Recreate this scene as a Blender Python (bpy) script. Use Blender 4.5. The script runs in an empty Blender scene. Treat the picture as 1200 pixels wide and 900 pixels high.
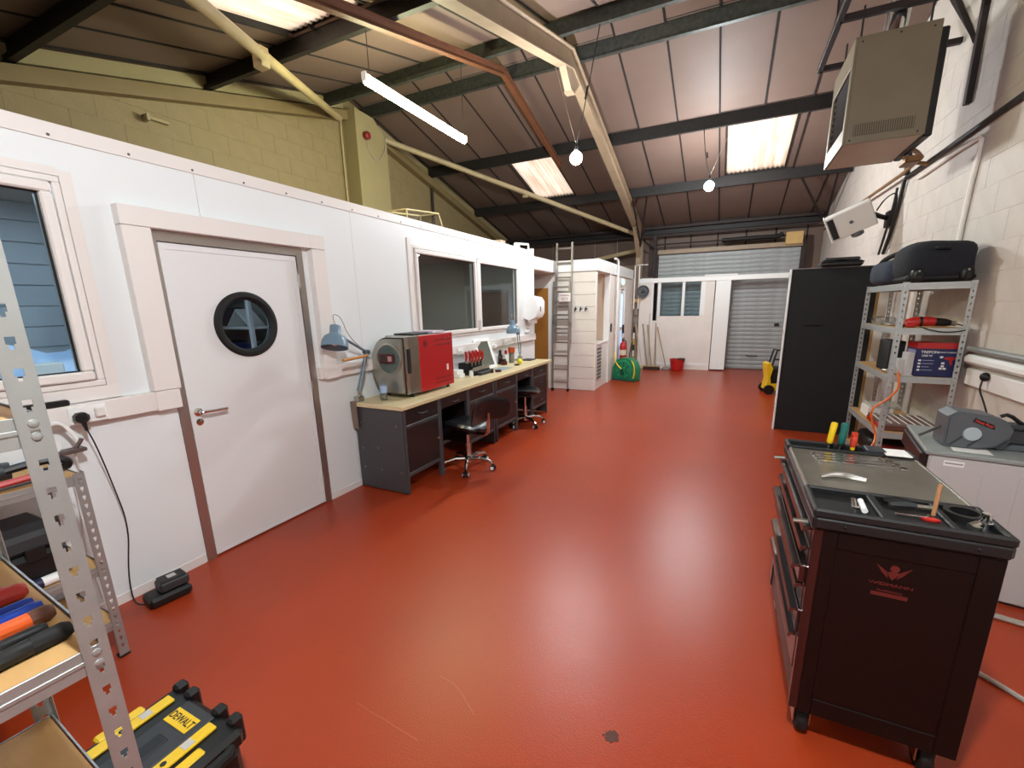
import bpy, bmesh, math, random
from mathutils import Vector, Matrix
random.seed(11)
S = bpy.context.scene
COL = S.collection
PI = math.pi

# ------------------------------------------------------------------ camera
cd = bpy.data.cameras.new('camera')
cam = bpy.data.objects.new('camera', cd)
COL.objects.link(cam)
RX = Vector((0.9031561, 0.4289494, -0.0176485))
RY = Vector((0.0797102, -0.2079407, -0.9748882))
RZ = Vector((-0.4218475, 0.8790694, -0.2219946))
mw = Matrix.Identity(4)
for i in range(3):
    mw[i][0] = RX[i]; mw[i][1] = -RY[i]; mw[i][2] = -RZ[i]
mw[0][3], mw[1][3], mw[2][3] = 0.0, 0.0, 1.6
cam.matrix_world = mw
cd.sensor_width = 36.0
cd.lens = 502.84 * 36.0 / 1200.0
cd.shift_x = -(607.9 - 600.0) / 1200.0
cd.shift_y = (474.17 - 450.0) / 1200.0
cd.clip_start = 0.02
cd.clip_end = 200
S.camera = cam

# ------------------------------------------------------------------ world, exposure, lamp strengths
w = bpy.data.worlds.new('World'); S.world = w
w.use_nodes = True
bgn = w.node_tree.nodes['Background']
bgn.inputs[0].default_value = (0.85, 0.92, 1.0, 1)
bgn.inputs[1].default_value = 2.4
vs = S.view_settings
vs.view_transform = 'Standard'; vs.look = 'None'; vs.gamma = 1.0; vs.exposure = 0.2
vs.use_curve_mapping = False
BULB_W = 200.0        # radiant flux of one hanging bulb
TUBE_W = 125.0         # of the fluorescent batten
ROOM_BLUE_W = 20.0    # added unseen fill panel in the room behind the near window
ROOM_DIM_W = 22.0      # added unseen fill panel in the far room

# ------------------------------------------------------------------ helpers
def col(h, a=1.0):
    h = h.lstrip('#')
    o = []
    for i in (0, 2, 4):
        c = int(h[i:i+2], 16) / 255.0
        o.append(c / 12.92 if c <= 0.04045 else ((c + 0.055) / 1.055) ** 2.4)
    return (o[0], o[1], o[2], a)

def mat(name, c, rough=0.5, metal=0.0, noise=0.0, nscale=6.0, bump=0.0, bscale=80.0, stretch=(1, 1, 1), emit=0.0, spec=0.5, coat=0.0, rnoise=0.0):
    m = bpy.data.materials.new(name); m.use_nodes = True
    nt = m.node_tree; b = nt.nodes['Principled BSDF']
    cc = col(c) if isinstance(c, str) else c
    b.inputs['Base Color'].default_value = cc
    b.inputs['Roughness'].default_value = rough
    b.inputs['Metallic'].default_value = metal
    b.inputs['Specular IOR Level'].default_value = spec
    if coat: b.inputs['Coat Weight'].default_value = coat; b.inputs['Coat Roughness'].default_value = 0.1
    if noise or bump or rnoise:
        tc = nt.nodes.new('ShaderNodeTexCoord'); mp = nt.nodes.new('ShaderNodeMapping')
        mp.inputs['Scale'].default_value = stretch
        nt.links.new(tc.outputs['Object'], mp.inputs['Vector'])
    if noise:
        n = nt.nodes.new('ShaderNodeTexNoise'); n.inputs['Scale'].default_value = nscale; n.inputs['Detail'].default_value = 5
        nt.links.new(mp.outputs[0], n.inputs['Vector'])
        r = nt.nodes.new('ShaderNodeMapRange')
        r.inputs['From Min'].default_value = 0.3; r.inputs['From Max'].default_value = 0.7
        r.inputs['To Min'].default_value = 1 - noise; r.inputs['To Max'].default_value = 1 + noise
        nt.links.new(n.outputs['Fac'], r.inputs['Value'])
        mx = nt.nodes.new('ShaderNodeVectorMath'); mx.operation = 'SCALE'
        mx.inputs[0].default_value = cc[:3]
        nt.links.new(r.outputs[0], mx.inputs['Scale'])
        nt.links.new(mx.outputs[0], b.inputs['Base Color'])
    if rnoise:
        n3 = nt.nodes.new('ShaderNodeTexNoise'); n3.inputs['Scale'].default_value = nscale * 0.7; n3.inputs['Detail'].default_value = 4
        nt.links.new(mp.outputs[0], n3.inputs['Vector'])
        r3 = nt.nodes.new('ShaderNodeMapRange')
        r3.inputs['To Min'].default_value = rough - rnoise; r3.inputs['To Max'].default_value = rough + rnoise
        nt.links.new(n3.outputs['Fac'], r3.inputs['Value'])
        nt.links.new(r3.outputs[0], b.inputs['Roughness'])
    if bump:
        n2 = nt.nodes.new('ShaderNodeTexNoise'); n2.inputs['Scale'].default_value = bscale; n2.inputs['Detail'].default_value = 3
        nt.links.new(mp.outputs[0], n2.inputs['Vector'])
        bp = nt.nodes.new('ShaderNodeBump'); bp.inputs['Strength'].default_value = bump; bp.inputs['Distance'].default_value = 0.01
        nt.links.new(n2.outputs['Fac'], bp.inputs['Height'])
        nt.links.new(bp.outputs[0], b.inputs['Normal'])
    if emit:
        b.inputs['Emission Color'].default_value = cc
        b.inputs['Emission Strength'].default_value = emit
    return m

def emitter(name, c, strength):
    m = bpy.data.materials.new(name); m.use_nodes = True
    nt = m.node_tree; nt.nodes.clear()
    e = nt.nodes.new('ShaderNodeEmission'); o = nt.nodes.new('ShaderNodeOutputMaterial')
    e.inputs[0].default_value = c; e.inputs[1].default_value = strength
    nt.links.new(e.outputs[0], o.inputs[0])
    return m

def glassmat(name, tint, refl=0.06):
    m = bpy.data.materials.new(name); m.use_nodes = True
    nt = m.node_tree; nt.nodes.clear()
    t = nt.nodes.new('ShaderNodeBsdfTransparent'); t.inputs[0].default_value = tint
    g = nt.nodes.new('ShaderNodeBsdfGlossy'); g.inputs['Roughness'].default_value = 0.02
    lw = nt.nodes.new('ShaderNodeLayerWeight'); lw.inputs[0].default_value = 0.5
    pw = nt.nodes.new('ShaderNodeMath'); pw.operation = 'POWER'; pw.inputs[1].default_value = 4.0
    f = nt.nodes.new('ShaderNodeMapRange'); f.inputs['To Min'].default_value = refl*0.5; f.inputs['To Max'].default_value = 0.6
    nt.links.new(lw.outputs['Facing'], pw.inputs[0]); nt.links.new(pw.outputs[0], f.inputs['Value'])
    mx = nt.nodes.new('ShaderNodeMixShader'); o = nt.nodes.new('ShaderNodeOutputMaterial')
    nt.links.new(f.outputs[0], mx.inputs[0]); nt.links.new(t.outputs[0], mx.inputs[1]); nt.links.new(g.outputs[0], mx.inputs[2])
    nt.links.new(mx.outputs[0], o.inputs[0])
    return m

class MB:
    def __init__(s): s.v = []; s.f = []; s.m = []
    def add(s, v, f, mi=0):
        k = len(s.v); s.v += [Vector(p) for p in v]; s.f += [[i + k for i in q] for q in f]; s.m += [mi] * len(f); return s
    def box(s, x0, x1, y0, y1, z0, z1, bev=0.0, mi=0, M=None):
        if x0 > x1: x0, x1 = x1, x0
        if y0 > y1: y0, y1 = y1, y0
        if z0 > z1: z0, z1 = z1, z0
        c = Vector(((x0+x1)/2, (y0+y1)/2, (z0+z1)/2)); h = ((x1-x0)/2, (y1-y0)/2, (z1-z0)/2)
        bev = min(bev, min(h) * 0.9)
        v = []; f = []
        if bev <= 0:
            for sx in (-1, 1):
                for sy in (-1, 1):
                    for sz in (-1, 1): v.append(c + Vector((sx*h[0], sy*h[1], sz*h[2])))
            f = [(0,1,3,2),(4,6,7,5),(0,4,5,1),(2,3,7,6),(0,2,6,4),(1,5,7,3)]
        else:
            idx = {}
            for sx in (-1, 1):
                for sy in (-1, 1):
                    for sz in (-1, 1):
                        sg = (sx, sy, sz)
                        for a in range(3):
                            p = [sg[i]*(h[i] if i == a else h[i]-bev) for i in range(3)]
                            idx[(sg, a)] = len(v); v.append(c + Vector(p))
            for a in range(3):
                b, d = (a+1) % 3, (a+2) % 3
                for sa in (-1, 1):
                    q = []
                    for sb, sd in ((-1,-1),(1,-1),(1,1),(-1,1)):
                        sg = [0,0,0]; sg[a] = sa; sg[b] = sb; sg[d] = sd
                        q.append(idx[(tuple(sg), a)])
                    f.append(q)
                for sb in (-1, 1):
                    for sd in (-1, 1):
                        s0 = [0,0,0]; s0[b] = sb; s0[d] = sd
                        g0 = list(s0); g0[a] = -1; g1 = list(s0); g1[a] = 1
                        f.append([idx[(tuple(g0), b)], idx[(tuple(g1), b)], idx[(tuple(g1), d)], idx[(tuple(g0), d)]])
            for sx in (-1, 1):
                for sy in (-1, 1):
                    for sz in (-1, 1): f.append([idx[((sx,sy,sz), a)] for a in range(3)])
        if M is not None: v = [M @ p for p in v]
        return s.add(v, f, mi)
    def cyl(s, p0, p1, r, r1=None, n=12, mi=0):
        r1 = r if r1 is None else r1
        p0 = Vector(p0); p1 = Vector(p1); d = (p1-p0).normalized()
        a = d.orthogonal().normalized(); b = d.cross(a)
        v = []
        for p, rr in ((p0, r), (p1, r1)):
            for i in range(n):
                t = 2*PI*i/n; v.append(p + (a*math.cos(t)+b*math.sin(t))*rr)
        f = [(i, (i+1) % n, n+(i+1) % n, n+i) for i in range(n)] + [list(range(n)), list(range(n, 2*n))]
        return s.add(v, f, mi)
    def tube(s, pts, r, n=8, mi=0, smooth=0):
        P = [Vector(p) for p in pts]
        R = list(r) if isinstance(r, (list, tuple)) else [r]*len(P)
        for _ in range(smooth):
            Q = [P[0]]; T = [R[0]]
            for i in range(len(P)-1):
                Q += [P[i]*0.75+P[i+1]*0.25, P[i]*0.25+P[i+1]*0.75]; T += [R[i]*0.75+R[i+1]*0.25, R[i]*0.25+R[i+1]*0.75]
            P = Q + [P[-1]]; R = T + [R[-1]]
        v = []; f = []; a = None
        for i, p in enumerate(P):
            d = (P[min(i+1, len(P)-1)] - P[max(i-1, 0)])
            d = d.normalized() if d.length > 1e-9 else Vector((0,0,1))
            if a is None: a = d.orthogonal().normalized()
            else:
                a = a - d*a.dot(d)
                a = a.normalized() if a.length > 1e-6 else d.orthogonal().normalized()
            b = d.cross(a)
            for k in range(n):
                t = 2*PI*k/n; v.append(p + (a*math.cos(t)+b*math.sin(t))*R[i])
        for i in range(len(P)-1):
            for k in range(n): f.append((i*n+k, i*n+(k+1) % n, (i+1)*n+(k+1) % n, (i+1)*n+k))
        f += [list(range(n)), list(range((len(P)-1)*n, len(P)*n))]
        return s.add(v, f, mi)
    def lathe(s, prof, o=(0,0,0), ax=(0,0,1), n=20, mi=0):
        o = Vector(o); d = Vector(ax).normalized(); a = d.orthogonal().normalized(); b = d.cross(a)
        v = []; f = []
        for r, h in prof:
            for k in range(n):
                t = 2*PI*k/n; v.append(o + d*h + (a*math.cos(t)+b*math.sin(t))*max(r, 1e-5))
        for i in range(len(prof)-1):
            for k in range(n): f.append((i*n+k, i*n+(k+1) % n, (i+1)*n+(k+1) % n, (i+1)*n+k))
        if len(prof) > 3 and prof[0][0] > 1e-4 and prof[-1][0] > 1e-4 and abs(prof[0][1]-prof[-1][1]) < 1e-6:
            j = len(prof)-1
            if abs(prof[0][0]-prof[-1][0]) > 1e-6:
                for k in range(n): f.append((j*n+k, j*n+(k+1) % n, (k+1) % n, k))
            return s.add(v, f, mi)
        if prof[0][0] > 1e-4: f.append(list(range(n)))
        if prof[-1][0] > 1e-4: f.append(list(range((len(prof)-1)*n, len(prof)*n)))
        return s.add(v, f, mi)
    def prism(s, poly, ax, a, b, mi=0):
        def P(u, w_, t): return {'x': (t, u, w_), 'y': (u, t, w_), 'z': (u, w_, t)}[ax]
        n = len(poly)
        v = [P(u, w_, a) for u, w_ in poly] + [P(u, w_, b) for u, w_ in poly]
        f = [(i, (i+1) % n, n+(i+1) % n, n+i) for i in range(n)] + [list(range(n)), list(range(n, 2*n))]
        return s.add(v, f, mi)
    def ball(s, c, r, n=12, mi=0):
        if not isinstance(r, (tuple, list)): r = (r, r, r)
        m = n//2; v = []; f = []
        for i in range(m+1):
            p = PI*i/m
            for k in range(n):
                t = 2*PI*k/n
                v.append((c[0]+r[0]*math.sin(p)*math.cos(t), c[1]+r[1]*math.sin(p)*math.sin(t), c[2]+r[2]*math.cos(p)))
        for i in range(m):
            for k in range(n): f.append((i*n+k, i*n+(k+1) % n, (i+1)*n+(k+1) % n, (i+1)*n+k))
        return s.add(v, f, mi)
    def xf(s, M, k=0):
        for i in range(k, len(s.v)): s.v[i] = M @ s.v[i]
        return s

def make_mesh(name, mb, mats, smooth=35):
    me = bpy.data.meshes.new(name)
    bm = bmesh.new()
    vs_ = [bm.verts.new(p) for p in mb.v]
    for q, mi in zip(mb.f, mb.m):
        try:
            f = bm.faces.new([vs_[i] for i in q]); f.material_index = mi
        except ValueError: pass
    bmesh.ops.remove_doubles(bm, verts=bm.verts, dist=1e-6)
    bmesh.ops.recalc_face_normals(bm, faces=bm.faces)
    bm.to_mesh(me); bm.free()
    for m in (mats if isinstance(mats, (list, tuple)) else [mats]): me.materials.append(m)
    if smooth:
        me.polygons.foreach_set('use_smooth', [True]*len(me.polygons))
        me.set_sharp_from_angle(angle=math.radians(smooth))
    return me

MW = {}
def wm(o): return MW.get(o.name, Matrix.Identity(4))

def tag(o, label=None, cat=None, group=None, kind=None):
    if label: o['label'] = label
    if cat: o['category'] = cat
    if group: o['group'] = group
    if kind: o['kind'] = kind
    return o

def thing(name, label, cat, loc=(0,0,0), rz=0.0, group=None, kind=None, M=None):
    o = bpy.data.objects.new(name, None); COL.objects.link(o)
    o.empty_display_size = 0.05
    m = M if M is not None else Matrix.Translation(loc) @ Matrix.Rotation(rz, 4, 'Z')
    o.matrix_world = m
    MW[o.name] = m.copy()
    return tag(o, label, cat, group, kind)

def part(name, mb, mats, parent, world=False, smooth=35, label=None, kind=None):
    if world: mb.xf(wm(parent).inverted())
    o = bpy.data.objects.new(name, make_mesh(name, mb, mats, smooth)); COL.objects.link(o)
    o.parent = parent
    MW[o.name] = wm(parent)
    if label: o['label'] = label
    if kind: o['kind'] = kind
    return o

def linkpart(name, me, parent, M):
    o = bpy.data.objects.new(name, me); COL.objects.link(o); o.parent = parent; o.matrix_local = M
    return o

def solo(name, mb, mats, label, cat, group=None, kind=None, smooth=35, base=True):
    if base:
        xs = [p.x for p in mb.v]; ys = [p.y for p in mb.v]; zs = [p.z for p in mb.v]
        c = Vector(((min(xs)+max(xs))/2, (min(ys)+max(ys))/2, min(zs)))
    else: c = Vector((0,0,0))
    mb.xf(Matrix.Translation(-c))
    o = bpy.data.objects.new(name, make_mesh(name, mb, mats, smooth)); COL.objects.link(o)
    o.location = c; MW[o.name] = Matrix.Translation(c)
    return tag(o, label, cat, group, kind)

def struct(name, mb, mats, smooth=35, label=None):
    return solo(name, mb, mats, label, None, kind='structure', smooth=smooth)

def copy_tree(o, M, label=None, parent=None):
    c = o.copy(); COL.objects.link(c)
    c.parent = parent
    if parent is None:
        c.matrix_world = M; MW[c.name] = M.copy()
    if label: c['label'] = label
    for ch in list(o.children):
        copy_tree(ch, None, None, c)
    return c

def text(name, s, size, m, parent, M, extrude=0.0006, align='CENTER', sx=1.0):
    cu = bpy.data.curves.new(name, 'FONT'); cu.body = s; cu.size = size; cu.extrude = extrude
    cu.align_x = align; cu.align_y = 'CENTER'; cu.offset = size*0.012
    t = bpy.data.objects.new(name, cu); COL.objects.link(t)
    bpy.context.view_layer.update()
    me = bpy.data.meshes.new_from_object(t.evaluated_get(bpy.context.evaluated_depsgraph_get()))
    bpy.data.objects.remove(t); me.materials.clear(); me.materials.append(m); me.name = name
    o = bpy.data.objects.new(name, me); COL.objects.link(o); o.parent = parent
    o.matrix_local = M @ Matrix.Diagonal((sx, 1, 1, 1))
    return o

def frame(o, x, z):   # matrix with local x axis, local z axis (normal) at o
    x = Vector(x).normalized(); z = Vector(z).normalized(); y = z.cross(x).normalized(); x = y.cross(z)
    m = Matrix.Identity(4)
    for i in range(3): m[i][0] = x[i]; m[i][1] = y[i]; m[i][2] = z[i]; m[i][3] = o[i]
    return m

# ------------------------------------------------------------------ materials
W_panel = mat('white_laminate_panel', '#e2e5e6', 0.38, noise=0.012, nscale=1.5)
W_pvc = mat('white_plastic_trim', '#e3ddd9', 0.35)
W_paint = mat('white_paint', '#e6ded6', 0.55, noise=0.04, nscale=3, bump=0.1, bscale=30)
W_gloss = mat('white_gloss', '#eeeeec', 0.25)
Blk_right = mat('painted_block_white', '#c8bdb4', 0.6, noise=0.05, nscale=5, bump=0.35, bscale=90)
Blk_left = mat('painted_block_cream', '#83714e', 0.6, noise=0.05, nscale=5, bump=0.35, bscale=90)
Cream_paint = mat('cream_paint', '#958660', 0.5, noise=0.04, nscale=4, bump=0.1, bscale=40)
Cream_steel = mat('cream_painted_steel', '#98826a', 0.5, noise=0.09, nscale=5)
Cream_pipe = mat('cream_painted_pipe', '#ab9873', 0.45, noise=0.08, nscale=4)
Purlin = mat('dark_galvanised_steel', '#24201f', 0.55, metal=0.3, noise=0.25, nscale=14)
PurlinG = mat('grey_galvanised_steel', '#444540', 0.5, metal=0.45, noise=0.3, nscale=18)
Dark_steel = mat('dark_brown_steel', '#2e2422', 0.6, metal=0.3, noise=0.2, nscale=10)
Batten = mat('dark_batten', '#1d1614', 0.9)
Roofp = mat('ceiling_board', '#6e594f', 0.62, noise=0.05, nscale=2.2)
Rust = mat('red_oxide_steel', '#643a22', 0.55, noise=0.12, nscale=9)
Galv = mat('galvanised_angle', '#a5a8a6', 0.4, metal=0.6, noise=0.05, nscale=20)
GalvL = mat('galvanised_angle_light', '#bfc3c3', 0.42, metal=0.6, noise=0.05, nscale=20)
DarkChrome = mat('dark_chrome', '#6d6868', 0.18, metal=0.95)
Alu = mat('brushed_aluminium', '#b9b2ad', 0.33, metal=0.9)
Chrome = mat('chrome', '#d6d6d6', 0.12, metal=1.0)
Steel = mat('stainless_steel', '#b4b2a8', 0.28, metal=0.95, noise=0.04, nscale=6)
Black = mat('black_plastic', '#141414', 0.42, spec=0.4)
BlackR = mat('black_rubber', '#0a0a0a', 0.75)
BlackG = mat('black_gloss_paint', '#0e0b0b', 0.3, spec=0.3)
BlackM = mat('black_matt_board', '#121316', 0.75, noise=0.15, nscale=3)
Charcoal = mat('charcoal_powder_coat', '#4a494c', 0.5, metal=0.2, noise=0.04, nscale=12)
DrawerB = mat('dark_brown_drawer_front', '#1d1415', 0.42)
Cable = mat('black_cable', '#171615', 0.5)
WCable = mat('white_cable', '#d9d5d0', 0.5)
GreyCable = mat('grey_cable', '#a59a90', 0.5)
Red = mat('red_enamel', '#b1161b', 0.35, noise=0.04, nscale=5)
RedP = mat('red_plastic', '#b4201d', 0.35)
Orange = mat('orange_plastic', '#d2551c', 0.4)
OrangeC = mat('orange_hose', '#e06a18', 0.4)
Yellow = mat('yellow_plastic', '#e5bd16', 0.4)
Green = mat('green_plastic', '#0f7f54', 0.4, noise=0.06, nscale=15)
GreenD = mat('dark_green_plastic', '#0c5a4b', 0.4)
Blue = mat('blue_plastic', '#1c48b8', 0.35)
BlueGrey = mat('blue_grey_enamel', '#6d8596', 0.3)
Navy = mat('navy_fabric', '#15171f', 0.9, noise=0.25, nscale=30, bump=0.3, bscale=160)
NavyCard = mat('navy_card', '#1b2150', 0.5)
Wood = mat('birch_worktop', '#d8c69b', 0.45, noise=0.05, nscale=4, stretch=(6, 1, 6))
MDF = mat('mdf_board', '#c39a63', 0.6, noise=0.06, nscale=9, stretch=(1, 3, 1))
DoorWood = mat('oak_veneer', '#a9702f', 0.45, noise=0.06, nscale=6, stretch=(8, 8, 1))
DoorBrown = mat('brown_door', '#5a3a22', 0.5, noise=0.06, nscale=6)
TanWood = mat('pine_ply', '#c9a466', 0.55, noise=0.07, nscale=6, stretch=(6, 6, 1))
BroomWood = mat('broom_handle_wood', '#a98a62', 0.6)
GreyPl = mat('grey_plastic', '#54585c', 0.45)
GreyPlD = mat('dark_grey_plastic', '#303235', 0.5)
GreyPanel = mat('grey_appliance_paint', '#bcb7b5', 0.4)
GreyTop = mat('grey_appliance_top', '#8f9391', 0.35)
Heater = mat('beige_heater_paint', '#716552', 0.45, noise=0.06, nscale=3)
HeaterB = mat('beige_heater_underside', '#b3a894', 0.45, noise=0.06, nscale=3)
Shutter = mat('grey_shutter_slat', '#9da0a0', 0.5, metal=0.15, noise=0.12, nscale=7, stretch=(1, 1, 2))
Screen = mat('dark_screen', '#3a3d39', 0.15)
Paper = mat('paper', '#e8e6e2', 0.7)
RoomGrey = mat('grey_room_wall', '#8d8f88', 0.8, noise=0.05, nscale=2)
RoomBoard = mat('room_cladding', '#868d92', 0.6)
Glass = glassmat('window_glass', (0.80, 0.86, 0.88, 1))
Clear = glassmat('clear_plastic', (0.86, 0.90, 0.93, 1), 0.3)
# ================================================================== THE SETTING
XP = -2.965; XW = -6.05; XR = 1.82; YF = -2.5; YB = 12.25; YRG = 6.15; SL = 0.258; ZP = 4.863
def ZR(y): return ZP - SL*abs(y-YRG)          # underside of the purlins
LIP = 0.18                                       # purlin depth

# floor ------------------------------------------------------------
Floor = bpy.data.materials.new('red_floor_paint'); Floor.use_nodes = True
nt = Floor.node_tree; b = nt.nodes['Principled BSDF']
tc = nt.nodes.new('ShaderNodeTexCoord')
n1 = nt.nodes.new('ShaderNodeTexNoise'); n1.inputs['Scale'].default_value = 0.9; n1.inputs['Detail'].default_value = 6
n2 = nt.nodes.new('ShaderNodeTexNoise'); n2.inputs['Scale'].default_value = 40; n2.inputs['Detail'].default_value = 4
n3 = nt.nodes.new('ShaderNodeTexNoise'); n3.inputs['Scale'].default_value = 160; n3.inputs['Detail'].default_value = 2
for n in (n1, n2, n3): nt.links.new(tc.outputs['Object'], n.inputs['Vector'])
cr = nt.nodes.new('ShaderNodeValToRGB')
cr.color_ramp.elements[0].position = 0.3; cr.color_ramp.elements[0].color = col('#983416')
cr.color_ramp.elements[1].position = 0.72; cr.color_ramp.elements[1].color = col('#a53c1b')
nt.links.new(n1.outputs['Fac'], cr.inputs['Fac'])
# fine pale scuffs
sc = nt.nodes.new('ShaderNodeTexNoise'); sc.inputs['Scale'].default_value = 7; sc.inputs['Detail'].default_value = 8; sc.inputs['Roughness'].default_value = 0.75
nt.links.new(tc.outputs['Object'], sc.inputs['Vector'])
rr = nt.nodes.new('ShaderNodeMapRange'); rr.inputs['From Min'].default_value = 0.64; rr.inputs['From Max'].default_value = 0.8; rr.inputs['To Max'].default_value = 0.25
nt.links.new(sc.outputs['Fac'], rr.inputs['Value'])
mx = nt.nodes.new('ShaderNodeMixRGB'); mx.inputs['Color2'].default_value = col('#b86a55')
nt.links.new(rr.outputs[0], mx.inputs['Fac']); nt.links.new(cr.outputs[0], mx.inputs['Color1'])
nt.links.new(mx.outputs[0], b.inputs['Base Color'])
r2 = nt.nodes.new('ShaderNodeMapRange'); r2.inputs['To Min'].default_value = 0.24; r2.inputs['To Max'].default_value = 0.42
b.inputs['Specular IOR Level'].default_value = 0.42
nt.links.new(n2.outputs['Fac'], r2.inputs['Value']); nt.links.new(r2.outputs[0], b.inputs['Roughness'])
bp = nt.nodes.new('ShaderNodeBump'); bp.inputs['Strength'].default_value = 0.1; bp.inputs['Distance'].default_value = 0.01
nt.links.new(n3.outputs['Fac'], bp.inputs['Height']); nt.links.new(bp.outputs[0], b.inputs['Normal'])
floor = struct('floor', MB().box(-6.3, 2.1, YF-0.1, 12.5, -0.12, 0.0), Floor)
Stain = mat('dark_floor_stain', '#4d2318', 0.6)
m = MB()
for cx_, cy_, rr_ in ((-0.271, 1.324, 0.021), (-0.262, 1.338, 0.014), (-0.282, 1.312, 0.011), (-0.298, 1.318, 0.005), (-0.25, 1.322, 0.009)):
    m.prism([(cx_+rr_*(0.7+0.5*random.random())*math.cos(a*PI/9), cy_+1.15*rr_*(0.7+0.5*random.random())*math.sin(a*PI/9)) for a in range(18)], 'z', 0.0, 0.0008+0.0003*rr_/0.02)
part('stain', m, Stain, floor, world=True, smooth=0)
SCUFFS = [[(-1.27, 1.028), (-1.186, 1.019), (-1.111, 1.017), (-1.018, 1.009), (-0.931, 1.004)], [(-1.032, 1.281), (-0.959, 1.275), (-0.894, 1.248), (-0.842, 1.214), (-0.791, 1.183)], [(-0.869, 6.795), (-0.73, 6.7), (-0.62, 6.831), (-0.559, 7.102)]]
Scuff = mat('pale_floor_scuff', '#a54c31', 0.5)
for pts in SCUFFS:
    q = MB(); n = len(pts)
    for i in range(n-1):
        d = Vector((pts[i+1][0]-pts[i][0], pts[i+1][1]-pts[i][1])).normalized(); w_ = 0.0025
        q.add([(pts[i][0]-d.y*w_, pts[i][1]+d.x*w_, 0.0006), (pts[i+1][0]-d.y*w_, pts[i+1][1]+d.x*w_, 0.0006), (pts[i+1][0]+d.y*w_, pts[i+1][1]-d.x*w_, 0.0006), (pts[i][0]+d.y*w_, pts[i][1]-d.x*w_, 0.0006)], [(0, 1, 2, 3)])
    part('scuff', q, Scuff, floor, world=True, smooth=0)

# end walls behind the camera and at the back -------------------------
struct('wall_front', MB().box(-6.3, 2.1, YF-0.2, YF, 0, ZR(YF)+0.25), W_paint)
wb = struct('wall_back', MB().box(-6.3, 2.1, YB+0.03, YB+0.2, 0, ZR(YB)+0.3), W_paint)

def gable(x0, x1):
    return MB().prism([(YF-0.2, -0.05), (YB+0.2, -0.05), (YB+0.2, ZR(YB)+0.2), (YRG, ZP+0.2), (YF-0.2, ZR(YF)+0.2)], 'x', x0, x1)
wr = struct('wall_right', gable(XR+0.004, XR+0.2), Blk_right)
wl = struct('wall_left', gable(XW-0.2, XW-0.004), Blk_left)

def blockwork(parent, xface, out, mt, y0, y1, z0, z1, zmin_fn, limit):
    bl = MB().box(-0.01, 0.004, -0.2246, 0.2246, -0.1121, 0.1121, 0.0016)
    me = make_mesh('block', bl, mt)
    cells = []
    k = 0; z = z0
    while z < z1:
        y = y0 + (0.225 if k % 2 else 0)
        while y < y1:
            if z + 0.1125 < ZR(y) + 0.1: cells.append((y, z))
            y += 0.45
        z += 0.225; k += 1
    cells.sort(key=lambda c: (c[0])**2 + (c[1]-1.6)**2 + 9)
    pim = wm(parent).inverted()
    rest = MB()
    for i, (y, z) in enumerate(cells):
        mm = Matrix.Translation((xface, y, z)) @ Matrix.Rotation(random.uniform(-0.002, 0.002), 4, 'X') @ Matrix.Rotation(0 if out < 0 else PI, 4, 'Z')
        mm = Matrix.Translation((random.uniform(-0.0012, 0.0012), 0, 0)) @ mm
        if i < limit: linkpart('block', me, parent, pim @ mm)
        else:
            q = MB().box(-0.01, 0.004, -0.2246, 0.2246, -0.1121, 0.1121, 0.0016); q.xf(mm); rest.add(q.v, q.f)
    if rest.v: part('blockwork', rest, mt, parent, world=True, kind='stuff')
# block faces: local +x is 4 mm proud
def flip(xf_, s): return xf_
blockwork(wr, XR, 1, Blk_right, 2.6, 12.1, 0.34, 4.8, None, 290)
blockwork(wl, XW, -1, Blk_left, 0.4, 12.0, 2.58, 4.9, None, 290)

# ceiling: outer roof sheet with three rooflight holes --------------------
PY = [-1.55, 0.25, 2.05, 3.79, 5.59, 6.4, 8.25, 10.1]
SKY = [(-4.38, -3.32, 2.10, 3.72), (-4.22, -3.31, 8.31, 10.04), (-0.24, 0.745, 8.31, 10.04)]
roofm = mat('roof_sheet', '#4d4742', 0.8)
m = MB()
xs = sorted({-6.3, 2.1} | {s[0] for s in SKY} | {s[1] for s in SKY})
ys = sorted({YF-0.3, YRG, YB+0.3} | {s[2] for s in SKY} | {s[3] for s in SKY})
for xa, xb in zip(xs, xs[1:]):
    for ya, yb in zip(ys, ys[1:]):
        cx, cy = (xa+xb)/2, (ya+yb)/2
        if any(s[0] < cx < s[1] and s[2] < cy < s[3] for s in SKY): continue
        m.prism([(ya, ZR(ya)+0.24), (yb, ZR(yb)+0.24), (yb, ZR(yb)+0.28), (ya, ZR(ya)+0.28)], 'x', xa, xb)
ceil = struct('ceiling', m, roofm, smooth=0)
bx = [-0.355+0.62*k for k in range(-9, 4)]
edges = [XW] + bx + [XR]
yseg = [YF, 0.25, 2.05, 3.79, 5.59, YRG, 6.4, 8.25, 10.1, YB]
for xa, xb in zip(edges, edges[1:]):
    for ya, yb in zip(yseg, yseg[1:]):
        iv = [(xa+0.008, xb-0.008)]
        for s in SKY:
            if s[2] < (ya+yb)/2 < s[3]:
                o = []
                for a_, b_ in iv:
                    if s[1] <= a_ or s[0] >= b_: o.append((a_, b_)); continue
                    if s[0] - a_ > 0.03: o.append((a_, s[0]-0.01))
                    if b_ - s[1] > 0.03: o.append((s[1]+0.01, b_))
                iv = o
        for a_, b_ in iv:
            dz = random.uniform(-0.004, 0.004)
            q = MB().prism([(ya, ZR(ya)+LIP+dz), (yb, ZR(yb)+LIP+dz), (yb, ZR(yb)+LIP+dz+0.03), (ya, ZR(ya)+LIP+dz+0.03)], 'x', a_, b_)
            part('ceiling_panel', q, Roofp, ceil, world=True, smooth=0)
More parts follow.
